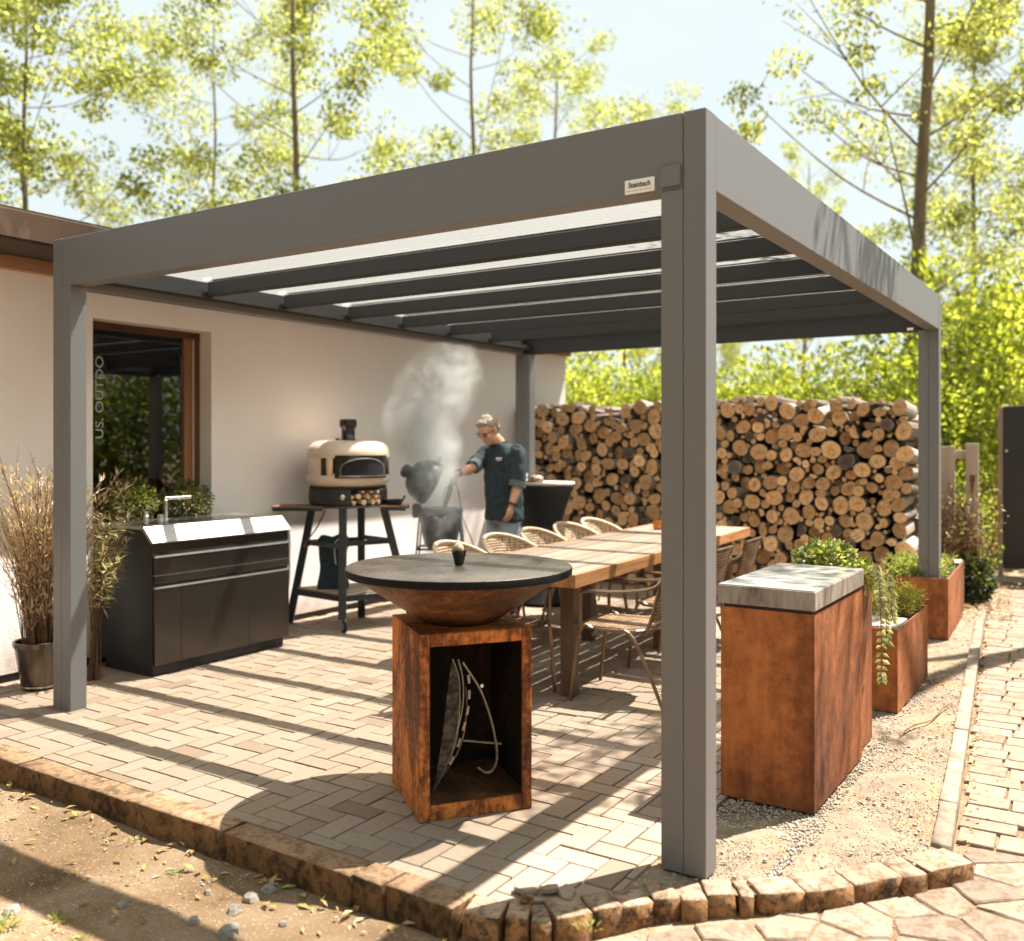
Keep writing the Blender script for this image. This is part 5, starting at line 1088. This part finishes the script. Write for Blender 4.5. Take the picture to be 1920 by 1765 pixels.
mb = MB(); dd = (WL - EL).normalized(); mb.tube([WL - dd * .035, WL - dd * .012], .036, 16); mb.build('wrist_band', BLACK, man, smooth='auto')
mb = MB(); dd = (WR - ER).normalized(); mb.tube([WR - dd * .03, WR + dd * .0], .036, 16); mb.build('wrist_watch', BLACK, man, smooth='auto')
lt = thing('charcoal_starter', 'grey electric charcoal starter held in the open grill with its cable hanging', 'starter', (mxp, myp, 0), CA)
g0 = WR + dR.normalized() * .085; tip = Vector((-.52, -.245, .93)); mb = MB(); mb.tube([g0 + Vector((.012, .008, .035)), g0, g0.lerp(tip, .45), tip], [.016, .021, .024, .018], 14); mb.build('barrel', mat('grey starter metal', (.10, .12, .125), (.16, .18, .18), scale=20, rough=.4, metal=.5), lt, smooth='auto')
mb = MB(); q_ = g0.lerp(tip, .22); q3 = g0.lerp(tip, .62); mb.tube([q_, q_ + Vector((-.045, 0, -.012)), q3 + Vector((-.045, 0, -.004)), q3], .005, 6); mb.build('handle', BLACK, lt)
mb = MB(); mb.tube(curve([g0 + Vector((.012, .008, .03)), g0 + Vector((.05, 0, -.10)), g0 + Vector((.085, .03, -.32)), g0 + Vector((.17, .10, -.55)), g0 + Vector((.24, .12, -.80)), g0 + Vector((.27, .15, -1.14 + .005))], 7), .0045, 6); mb.build('cable', RUBBER, lt)
# ------------------------------------------------------------------ gate, fence, climbers
GATEM = mat('dark gate panel', (.016, .015, .014), (.022, .020, .019), scale=4, rough=.5)
gt = thing('gate', 'tall dark gate panel at the end of the path', 'gate', (0, 9.2, 0))
MB().box(.03, 1.25, 0, .05, .06, 1.94, c=.003).build('panel', GATEM, gt); MB().box(-.025, .027, -.01, .06, -.05, 1.93, c=.004).build('gate_post', mat('tan gate post', (.22, .16, .11), (.30, .22, .15), scale=20, stretch=(1, 1, .1)), gt)
mb = MB(); mb.lathe([(0, 0), (.012, 0), (.014, .014), (0, .02)], 12, M=T(.065, -.0005, 1.42, R(90))); mb.build('knob', STEEL, gt)
st_ = tag(MB().box(-.12, 1.4, 8.66, 9.12, -.2, -.012, c=.006).build('step', PALE), 'pale stone step below the dark gate', kind='structure')
OLDW = mat('grey weathered board', (.36, .29, .22), (.47, .39, .31), scale=9, stretch=(1, 1, .07), rough=.85, stain=(.20, .13, .08), sscale=6, spos=(.6, .72), bmp=.3, bscale=60)
fe = thing('plank_fence', 'broken weathered plank fence beside the far post', 'fence', (0, 7.0, 0))
for (x0, x1, zt, y_) in ((-.44, -.32, 1.46, 0), (-.305, -.18, 1.478, .0), (-.085, .03, 1.508, -.02), (-.06, .015, .55, -.05)): MB().box(x0, x1, y_, y_ + .03, -.05, zt, c=.003).build('plank', OLDW, fe)
MB().box(-.44, .02, .031, .065, 1.36, 1.44, c=.003).build('rail', OLDW, fe)
lh = MB(); lh.box(-.045, .0, -.028, -.0205, 1.13, 1.20); lh.box(-.035, -.010, -.034, -.0285, 1.02, 1.125); lh.build('latch', mat('rusty latch', (.12, .04, .015), (.22, .08, .03), scale=30, rough=.8), fe)
DRY = leafmat('dry climber leaf', [(0, (.18, .10, .05)), (.5, (.36, .24, .14)), (.85, (.50, .38, .25)), (1, (.18, .20, .06))], .3); IVY = leafmat('dark ivy leaf', [(0, (.015, .03, .012)), (.5, (.04, .06, .02)), (1, (.12, .15, .05))], .25)
rg_ = random.Random(31)
dc = thing('dry_climber', 'dry brown climbing stems tangled over the plank fence', 'climber', (-.12, 6.9, 0)); st = MB(); lv = MB()
for i in range(60):
    x = rg_.uniform(-.2, .22); h_ = rg_.uniform(.5, 1.15); e = Vector((x * .8 + rg_.gauss(0, .12), rg_.gauss(-.05, .08), h_)); c_ = curve([(x * .5, rg_.uniform(-.1, .05), 0), (x + rg_.gauss(0, .08), rg_.gauss(-.05, .05), h_ * .55), e], 5); st.tube(c_, [.005 * (1 - .8 * k / 10) + .001 for k in range(len(c_))], 4)
    for k in range(16): p = c_[rg_.randrange(4, len(c_))] + rv(rg_) * .05; leaf(lv, p, rv(rg_), rv(rg_), rg_.uniform(.02, .05), rg_.uniform(.012, .03))
st.build('stem', TWIG, dc); tag(lv.build('leaves', DRY, dc), kind='stuff')
iv = thing('ivy_clump', 'dark green ivy clump at the foot of the plank fence', 'ivy', (.02, 6.72, 0)); lv = MB(); bush(lv, (0, 0, .22), (.16, .14, .22), 700, .06, .045, rg_, .3, -.2, 3); tag(lv.build('leaves', IVY, iv), kind='stuff'); st = MB(); stems(st, (0, 0, 0), [(rg_.uniform(-.12, .12), rg_.uniform(-.1, .1), rg_.uniform(.2, .38)) for i in range(10)], .005, rg_); st.build('stem', TWIG, iv)
lr = thing('wild_rose', 'thin leafy rose bush between plank fence and dark gate', 'bush', (-.06, 7.7, -.06)); st = MB(); lv = MB()
for i in range(26):
    e = Vector((rg_.gauss(.0, .10), rg_.gauss(0, .15), rg_.uniform(.4, 1.05))); c_ = curve([(rg_.gauss(0, .04), rg_.gauss(0, .05), 0), e * .55 + Vector((rg_.gauss(0, .06), 0, 0)), e], 5); st.tube(c_, [.004 * (1 - .7 * k / 10) for k in range(len(c_))], 3)
    for k in range(22): p = c_[rg_.randrange(3, len(c_))] + rv(rg_) * .05; leaf(lv, p, rv(rg_), rv(rg_), rg_.uniform(.03, .06), rg_.uniform(.018, .032))
st.build('stem', TWIG, lr); tag(lv.build('leaves', HERB, lr), kind='stuff')
lt_ = MB()
for i in range(900):
    x, y = rg_.gauss(.08, .16), 6.9 + rg_.gauss(0, .55)
    if x > kx(min(y, 7)) + .25: continue
    leaf(lt_, (x, y, .0 + rg_.uniform(-.005, .04)), Vector((rg_.uniform(-1, 1), rg_.uniform(-1, 1), rg_.uniform(-.2, .3))), Vector((0, 0, 1)), rg_.uniform(.03, .06), rg_.uniform(.015, .03))
tag(lt_.build('leaf_litter', DRY), 'dry leaf litter under the fence climbers', 'leaves', kind='stuff')

# ------------------------------------------------------------------ trees and shrubs
TRUNK = mat('tree bark', (.12, .085, .05), (.20, .15, .09), scale=8, stretch=(1, 1, .25), rough=.9, bmp=.6, bscale=30, bdist=.02)
LEAFA = leafmat('spring tree leaf', [(0, (.13, .155, .045)), (.35, (.25, .29, .09)), (.7, (.37, .41, .17)), (1, (.56, .58, .36))], .6)
LEAFB = leafmat('bright shrub leaf', [(0, (.13, .17, .03)), (.35, (.26, .31, .05)), (.7, (.39, .43, .09)), (1, (.54, .56, .18))], .55)
LEAFC = leafmat('deep shrub leaf', [(0, (.035, .05, .012)), (.5, (.10, .14, .025)), (.85, (.22, .26, .05)), (1, (.34, .36, .08))], .4)
def make_tree(name, seed, height, tr, limbs, spread, first, nclump, nleaf, lsz, fork=0):
    rr_ = random.Random(seed); wood = MB(); lv = MB(); ends = []
    lean = Vector((rr_.gauss(0, .02), rr_.gauss(0, .02), 0)); tp = [Vector((0, 0, -.2))]
    for i in range(1, 9): z = height * i / 8; tp.append(Vector((lean.x * z + .10 * noise.noise(Vector((seed, i * .6, 0))), lean.y * z + .10 * noise.noise(Vector((seed, 0, i * .6))), z)))
    c_ = curve(tp, 3); wood.tube(c_, [tr * (1 - .85 * i / (len(c_) - 1)) for i in range(len(c_))], 9)
    def along(z): f = z / height * (len(c_) - 1); i = min(int(f), len(c_) - 2); return c_[i].lerp(c_[i + 1], f - i)
    for k in range(limbs):
        z = lerp(first, .96, (k + rr_.random() * .6) / limbs) * height; b = along(z); a = k * 2.4 + rr_.gauss(0, .4); ln_ = spread * (1 - .55 * (z / height - first)) * rr_.uniform(.55, 1.1); up = rr_.uniform(.35, .95)
        e = b + Vector((math.cos(a), math.sin(a), up)) * ln_; m_ = b.lerp(e, .5) + Vector((0, 0, -.08 * ln_)) + rv(rr_) * .12; lc = curve([b, m_, e], 4); r0 = max(tr * .22, .02) * (1 - .6 * z / height)
        wood.tube(lc, [r0 * (1 - .8 * i / 8) for i in range(9)], 5); ends.append((e, 1)); 
        for q in range(5):
            p = lc[rr_.randrange(3, 9)]; d = Vector((math.cos(a + rr_.gauss(0, .9)), math.sin(a + rr_.gauss(0, .9)), rr_.uniform(-.1, .9))); l2 = ln_ * rr_.uniform(.2, .45); e2 = p + d * l2; wood.tube([p, p.lerp(e2, .5) + rv(rr_) * .05, e2], [r0 * .4, r0 * .28, r0 * .1], 4); ends.append((e2, .8)); ends.append((p.lerp(e2, .55), .6))
    ends.append((c_[-1], 1)); rr_.shuffle(ends)
    for (e, s) in ends[:nclump]:
        sz = rr_.uniform(.28, .62) * s * spread / 2.6
        for i in range(int(nleaf * rr_.uniform(.5, 1.3))):
            v = rv(rr_); leaf(lv, e + Vector((v.x * sz * 1.25, v.y * sz * 1.25, v.z * sz * .8)), rv(rr_) + Vector((0, 0, -.3)), rv(rr_), lsz * rr_.uniform(.6, 1.3), lsz * .62)
    return wood.data(name + ' trunk', TRUNK, True), lv.data(name + ' crown', LEAFA)
KINDS = {'slender': make_tree('slender', 5, 13.5, .095, 30, 2.7, .22, 165, 95, .10), 'forked': make_tree('forked', 12, 12.5, .085, 26, 3.2, .25, 150, 95, .10), 'stout': make_tree('stout', 23, 14.5, .135, 32, 2.6, .25, 150, 85, .095), 'bushy': make_tree('bushy', 31, 9.0, .085, 28, 2.7, .15, 200, 110, .10)}
def place_tree(kind, px, z, rz, s, lab):
    x, y = at(px, z); t = thing('tree', lab, 'tree', (x, y, -.1), rz, 'spring trees behind the house and pergola'); t.scale = (s, s, s)
    link('trunk', KINDS[kind][0], t); tag(link('crown', KINDS[kind][1], t), kind='stuff')
place_tree('slender', 566, 17, 1.0, 1.0, 'slender spring tree with straight trunk above the middle of the front beam')
place_tree('forked', 893, 20, 2.1, 1.0, 'forked spring tree behind the right half of the front beam')
place_tree('stout', 1692, 14.5, .3, 1.0, 'tall thick trunked tree rising behind the right pergola beam')
place_tree('bushy', 40, 15, .8, 1.0, 'dense yellow green tree above the house roof')
place_tree('forked', 1960, 19, 4.0, 1.05, 'sparse tree at the right edge beyond the dark gate')
place_tree('bushy', 700, 27, 3.3, .95, 'smaller bushy tree far behind the house between two trunks')
place_tree('slender', 1160, 27, 2.6, .85, 'thin distant tree behind the pergola corner')
place_tree('bushy', 230, 24, 5.1, .62, 'low round tree just over the house roof edge')
place_tree('stout', 1500, 33, 1.7, .8, 'distant slim tree seen over the right pergola beam')
for (kd, px_, z_, a_, s_, lab_) in (('forked', 395, 22, 5.5, .95, 'spreading tree between the house roof and the straight trunk'), ('stout', 1030, 25, 2.2, .85, 'distant tree left of the pergola corner'), ('slender', 1830, 21, .7, .95, 'slim tree between the thick trunk and the right edge'), ('bushy', 1330, 36, 4.4, .8, 'faint distant tree over the pergola corner')): place_tree(kd, px_, z_, a_, s_, lab_)
ov = thing('tree', 'garden tree across the path whose leafy limb dapples the patio corner', 'tree', (1.95, 7.3, -.1), 0, 'spring trees behind the house and pergola')
ow, ol = MB(), MB(); ro = random.Random(17); ow.tube(curve([(0, 0, 0), (.05, 0, 2), (-.05, -.05, 4.2), (-.1, -.2, 6.2), (-.1, 0, 8)], 4), [.17 * (1 - .75 * i / 16) for i in range(17)], 9)
for k in range(5):
    e = Vector((-1.9 + k * .33, -4.4 + .3 * abs(k - 2) + ro.gauss(0, .25), 5.5 + .2 * k)); lc = curve([(-.05, -.1, 4.6 + .3 * k), Vector((-.75 + k * .12, -2.0, 5.4 + .2 * k)) + rv(ro) * .15, e], 5); ow.tube(lc, [.06 * (1 - .85 * i / 10) for i in range(11)], 5)
    for j in range(7, 11):
        for q in range(2):
            tp_ = lc[j] + rv(ro) * .5; ow.tube([lc[j], tp_], [.008, .003], 3)
            for i in range(24): leaf(ol, tp_ + rv(ro) * .24, rv(ro), rv(ro), ro.uniform(.06, .11), ro.uniform(.04, .065))
ow.build('trunk', TRUNK, ov, smooth=True); tag(ol.build('crown', LEAFA, ov), kind='stuff')
def make_bush(seed, rx, h_, n, l, w_, m):
    rr_ = random.Random(seed); lv = MB(); st = MB()
    for k in range(7):
        a = rr_.uniform(0, 6.28); q = rr_.uniform(.1, .62) * rx; c = (math.cos(a) * q, math.sin(a) * q, h_ * rr_.uniform(.3, .72)); bush(lv, c, (rx * .55, rx * .55, h_ * .33), n // 7, l, w_, rr_, .35, -.12, seed + k)
    for k in range(9): a = rr_.uniform(0, 6.28); e = Vector((math.cos(a) * rx * .6, math.sin(a) * rx * .6, h_ * rr_.uniform(.5, .85))); st.tube(curve([(0, 0, -.1), e * .5 + Vector((0, 0, .1)), e], 3), [.035 * (1 - .8 * i / 6) for i in range(7)], 5)
    return st.data('bush stem', TRUNK), lv.data('bush foliage', m)
BK = [make_bush(1, 1.7, 3.1, 10500, .10, .062, LEAFB), make_bush(2, 1.5, 2.8, 9000, .095, .06, LEAFB), make_bush(3, 1.8, 3.2, 10000, .095, .06, LEAFC)]
def place_bush(k, px, z, s, rz, lab):
    x, y = at(px, z); t = thing('shrub', lab, 'shrub', (x, y, -.05), rz, 'green shrubs beyond the firewood wall'); t.scale = (s, s, s); link('stem', BK[k][0], t); tag(link('foliage', BK[k][1], t), kind='stuff')
for (k, px, z, s, rz, lab) in ((0, 1095, 15.0, 1.0, .2, 'bright green shrub between house corner and near post'), (2, 1190, 17.5, 1.05, 1.1, 'darker shrub behind the firewood, left of the near post'), (1, 1270, 15, 1.02, 2.2, 'bright shrub standing behind the near post'), (0, 1385, 14.5, .93, 3.0, 'bright shrub over the log wall just right of the near post'),
        (1, 1500, 14, .80, 4.2, 'low bright shrub under the sky gap behind the log wall'), (0, 1620, 13.5, .92, 5.0, 'bright shrub over the right half of the log wall'), (1, 1735, 13, 1.05, 1.7, 'bright shrub behind the far pergola post'), (0, 1815, 14.5, 1.35, .9, 'tall bright shrub above the plank fence'), (2, 1872, 15.5, .95, 2.7, 'deep green shrub between plank fence and gate'), (0, 1945, 18, 1.5, 3.6, 'tall bright shrub above the dark gate'), (1, 1790, 12.2, .55, 5.6, 'low bright shrub right behind the plank fence')):
    place_bush(k, px, z, s, rz, lab)
fw2 = MB(); rr_ = random.Random(4)
for i in range(16000):
    px = rr_.uniform(-300, 2300); z = rr_.uniform(36, 44); x, y = at(px, z); hh = 3.4 + 1.3 * noise.noise(Vector((px * .006, 0, 2))); leaf(fw2, (x, y, rr_.uniform(0, 1) ** .8 * hh), rv(rr_), rv(rr_), .5, .34)
tag(fw2.build('far_wood', LEAFC), 'far green wood edge along the horizon', 'wood', kind='stuff')
HG = [at(px, z) for px, z in ()]
for (x, y, k, s, rz, lab) in ((5.2, 5.5, 2, 1.25, .4, 'dark shrub across the path, mirrored in the house window'), (5.6, 8.6, 2, 1.3, 2.0, 'second shrub across the path beyond the mirrored one'), (5.0, 2.6, 2, 1.15, 3.2, 'shrub across the path nearest the yard'), (-7.5, -8.0, 2, 2.0, 1.1, 'unseen shrub added behind the viewer to dim the fill, house end of the yard'), (-3.2, -9.3, 2, 2.2, 4.0, 'unseen shrub added behind the viewer to dim the fill, facing the patio'), (1.4, -10.0, 2, 2.3, 2.6, 'unseen shrub added behind the viewer to dim the fill, in line with the path'), (5.0, -10.2, 2, 2.0, 5.3, 'unseen shrub added behind the viewer to dim the fill, on the path side')):  # those behind the viewer are added, unseen, to cut sky fill on front faces
    t = thing('shrub', lab, 'shrub', (x, y, -.05), rz, 'shrubs around the yard'); t.scale = (s, s, s); link('stem', BK[k][0], t); tag(link('foliage', BK[k][1], t), kind='stuff')

# ------------------------------------------------------------------ loose things on the ground
STONE = mat('loose grey stone', (.17, .148, .125), (.27, .24, .205), scale=20, rough=.85, bmp=.4, bscale=60)
def stone(x, y, s, lab, seed):
    rr_ = random.Random(seed); mb = MB(); n = 7; V = [(0, 0, .62)] + [(math.cos(6.283 * i / n) * rr_.uniform(.55, .8), math.sin(6.283 * i / n) * rr_.uniform(.5, .75), rr_.uniform(.35, .5)) for i in range(n)] + [(math.cos(6.283 * i / n) * rr_.uniform(.85, 1.1), math.sin(6.283 * i / n) * rr_.uniform(.7, 1.0), rr_.uniform(-.2, .05)) for i in range(n)]
    mb.add([Vector(p) * s for p in V], [(0, 1 + i, 1 + (i + 1) % n) for i in range(n)] + [(1 + i, 1 + n + i, 1 + n + (i + 1) % n, 1 + (i + 1) % n) for i in range(n)]); o = mb.build('stone', STONE, None, loc=(x, y, gz(x, y) + .004), rz=rr_.uniform(0, 6)); tag(o, lab, 'stone', 'loose stones in the dirt')
for i, (x, y, s, lab) in enumerate(((-1.385, -.79, .036, 'largest pale stone of the pair lying in the dirt below the kerb'), (-1.375, -.71, .034, 'grey stone touching the kerb shadow beside the largest stone'), (-1.36, -.885, .030, 'angular stone in front of the pair below the kerb'), (-1.26, -.99, .045, 'flat broken slab half sunk in the dirt near the frame bottom'), (-1.42, -1.0, .026, 'small stone left of the half sunk slab'), (-2.02, -1.29, .034, 'pale stone at the left frame edge in the sunlit dirt'), (-1.72, -1.07, .022, 'lone small stone in the middle of the sunlit dirt'), (-1.55, -.84, .018, 'tiny stone left of the stone pair'), (-1.16, -.85, .018, 'small chip near the dry leaves by the kerb'))): stone(x, y, s, lab, i + 3)
BRK = MB()
for i in range(5): pass
brk = [(-.47, -.42, .05, .3, 'large broken paver piece lifted at the patio corner'), (-.40, -.37, .04, 1.2, 'middle broken paver piece at the patio corner'), (-.34, -.36, .045, 2.0, 'broken paver piece nearest the edging blocks'), (-.43, -.47, .028, .8, 'orange brick chip on the patio corner')]
for (x, y, s, a, lab) in brk:
    rr_ = random.Random(int(x * -100)); mb = MB(); mb.prism([(math.cos(k) * s * rr_.uniform(.8, 1.2), math.sin(k) * s * .7 * rr_.uniform(.8, 1.2)) for k in (.3, 1.4, 2.6, 3.6, 5.0)], 0, .016, c=.003); o = mb.build('paver_piece', PAVER if 'orange' not in lab else BRICK, None, loc=(x, y, .006), rz=a); o.rotation_euler = (rr_.uniform(-.12, .12), rr_.uniform(-.12, .12), a); tag(o, lab, 'broken paver', 'broken paver pieces at the corner')
LITTER = leafmat('fallen leaf', [(0, (.30, .17, .06)), (.35, (.46, .30, .12)), (.6, (.55, .42, .25)), (.8, (.20, .11, .05)), (1, (.38, .36, .08))], .15, .7)
fl = MB(); rf = random.Random(14)
def drop(x, y, z, s): leaf(fl, (x, y, z + .004 + rf.uniform(0, .008)), Vector((rf.uniform(-1, 1), rf.uniform(-1, 1), rf.uniform(-.15, .35))), Vector((0, 0, 1)), s * rf.uniform(.7, 1.3), s * .42, .2)
for i in range(120): x = rf.uniform(-3.3, -.4); y = -.66 - abs(rf.gauss(0, .09)); drop(x, y, gz(x, y), rf.choice([.02, .03, .045, .06]))
for i in range(80): x = rf.uniform(-2.6, -.5); y = rf.uniform(-1.5, -.7); drop(x, y, gz(x, y), rf.choice([.015, .02, .03, .045]))
for i in range(150): y = rf.uniform(.8, 6); x = kx(y) + abs(rf.gauss(0, .035)) + .012; drop(x, y, -.062, .028)
for i in range(70): y = rf.uniform(.9, 6); x = kx(y) + rf.uniform(.03, .5); drop(x, y, -.05, .02)
for i in range(46): drop(rf.uniform(-3.8, -.3), rf.uniform(-.5, 1.6), .001, .016)
for i in range(120): x = rf.uniform(-.2, .65); y = rf.uniform(-.1, 4); (drop(x, y, -.006, .022) if inside_bed(x, y) else None)
tag(fl.build('fallen_leaves', LITTER), 'dry fallen leaves scattered along the kerbs', 'leaves', kind='stuff')
wd = MB(); rw = random.Random(6); GW = leafmat('small weed leaf', [(0, (.10, .13, .02)), (.6, (.28, .30, .05)), (1, (.42, .40, .12))], .4)
for (x, y, n, s) in ((-1.95, -1.36, 70, .05), (-1.83, -1.24, 40, .04), (-1.42, -1.22, 40, .04), (-1.62, -1.3, 30, .035), (-1.78, -.80, 26, .035), (-1.60, -.77, 26, .03), (-2.15, -.72, 26, .035), (-.30, -.62, 26, .045), (-.18, -.5, 22, .04), (.78, 2.6, 20, .025), (.62, 1.75, 16, .02), (.72, 3.3, 16, .02), (-.23, .35, 22, .025), (.60, .86, 14, .02)):
    for i in range(n): a = rw.uniform(0, 6.28); q = rw.random() * s; p = (x + math.cos(a) * q, y + math.sin(a) * q, (gz(x, y) if y < -.5 or x > .7 else 0) + .002); leaf(wd, p, Vector((math.cos(a), math.sin(a), rw.uniform(.3, 1.2))), Vector((0, 0, 1)), s * rw.uniform(.4, .8), s * .16)
tag(wd.build('weeds', GW), 'small green weeds sprouting in the dirt and joints', 'weeds', kind='stuff')
cr2 = MB(); rc = random.Random(9)
for i in range(7500):
    x, y = rc.uniform(-3.2, 1.2), rc.uniform(-1.6, .9)
    if y > arc_front(x) + .02 or (x < -.55 and y > -.64): continue
    if noise.noise(Vector((x * 2, y * 2, 4))) < -.05: continue
    pebble(cr2, x, y, gz(x, y) + .001, rc.uniform(.002, .007) * (1.8 if rc.random() < .06 else 1), rc)
tag(cr2.build('grit', PEB, smooth=True), 'loose grit and crumbs on the yard dirt', 'grit', kind='stuff')
tw = MB(); tw.tube(curve([(.24, 2.05, .004), (.27, 2.25, .012), (.33, 2.42, .008), (.35, 2.70, .012), (.37, 2.85, .01)], 5), .004, 5); tag(tw.build('twig', TWIG), 'thin dark twig lying on the gravel strip', 'twig')

# ------------------------------------------------------------------ smoke from the grill
def smokemat():
    m, t, b, o = newmat('smoke'); t.nodes.remove(b); v = coords(t, False); nv = noise_(t, v, 6.0, 4, .65, 1.1); tot = None
    # puffs in the object's own space: centre, radius, strength
    for (c, rr_, k) in (((-.04, -.02, 1.18), .30, 1.0), ((-.12, 0, 1.46), .34, 1.0), ((-.17, 0, 1.70), .36, .9), ((-.06, 0, 1.95), .38, .55), ((.04, .02, 2.12), .36, .42), ((0, -.1, .82), .34, .35)):
        d = N(t, 'VectorMath', operation='DISTANCE'); L(t, v, d.inputs[0]); d.inputs[1].default_value = c; q = math_(t, 'SUBTRACT', 1.0, math_(t, 'DIVIDE', d.outputs['Value'], rr_), clamp=True); q = math_(t, 'MULTIPLY', q, k); tot = q if tot is None else math_(t, 'MAXIMUM', tot, q)
    f = math_(t, 'SUBTRACT', math_(t, 'MULTIPLY', nv, 2.6), .98, clamp=True); dn = math_(t, 'MULTIPLY', math_(t, 'MULTIPLY', tot, f), 24)
    pv = N(t, 'VolumePrincipled'); pv.inputs['Color'].default_value = (.93, .95, .94, 1); pv.inputs['Anisotropy'].default_value = .25; L(t, dn, pv.inputs['Density']); L(t, pv.outputs[0], o.inputs['Volume']); return m
sm = MB(); sm.lathe([(0, .50), (.2, .54), (.34, .9), (.44, 1.3), (.50, 1.7), (.50, 2.1), (.44, 2.36), (0, 2.385)], 20, M=T(-.05, 0, 0)); so = sm.build('smoke', smokemat(), None, loc=(kxp, kyp, 0), rz=CA); tag(so, 'white smoke drifting up from the open grill', 'smoke', kind='stuff')
for m_ in (so.data.materials[0],): m_.cycles.volume_step_rate = .7
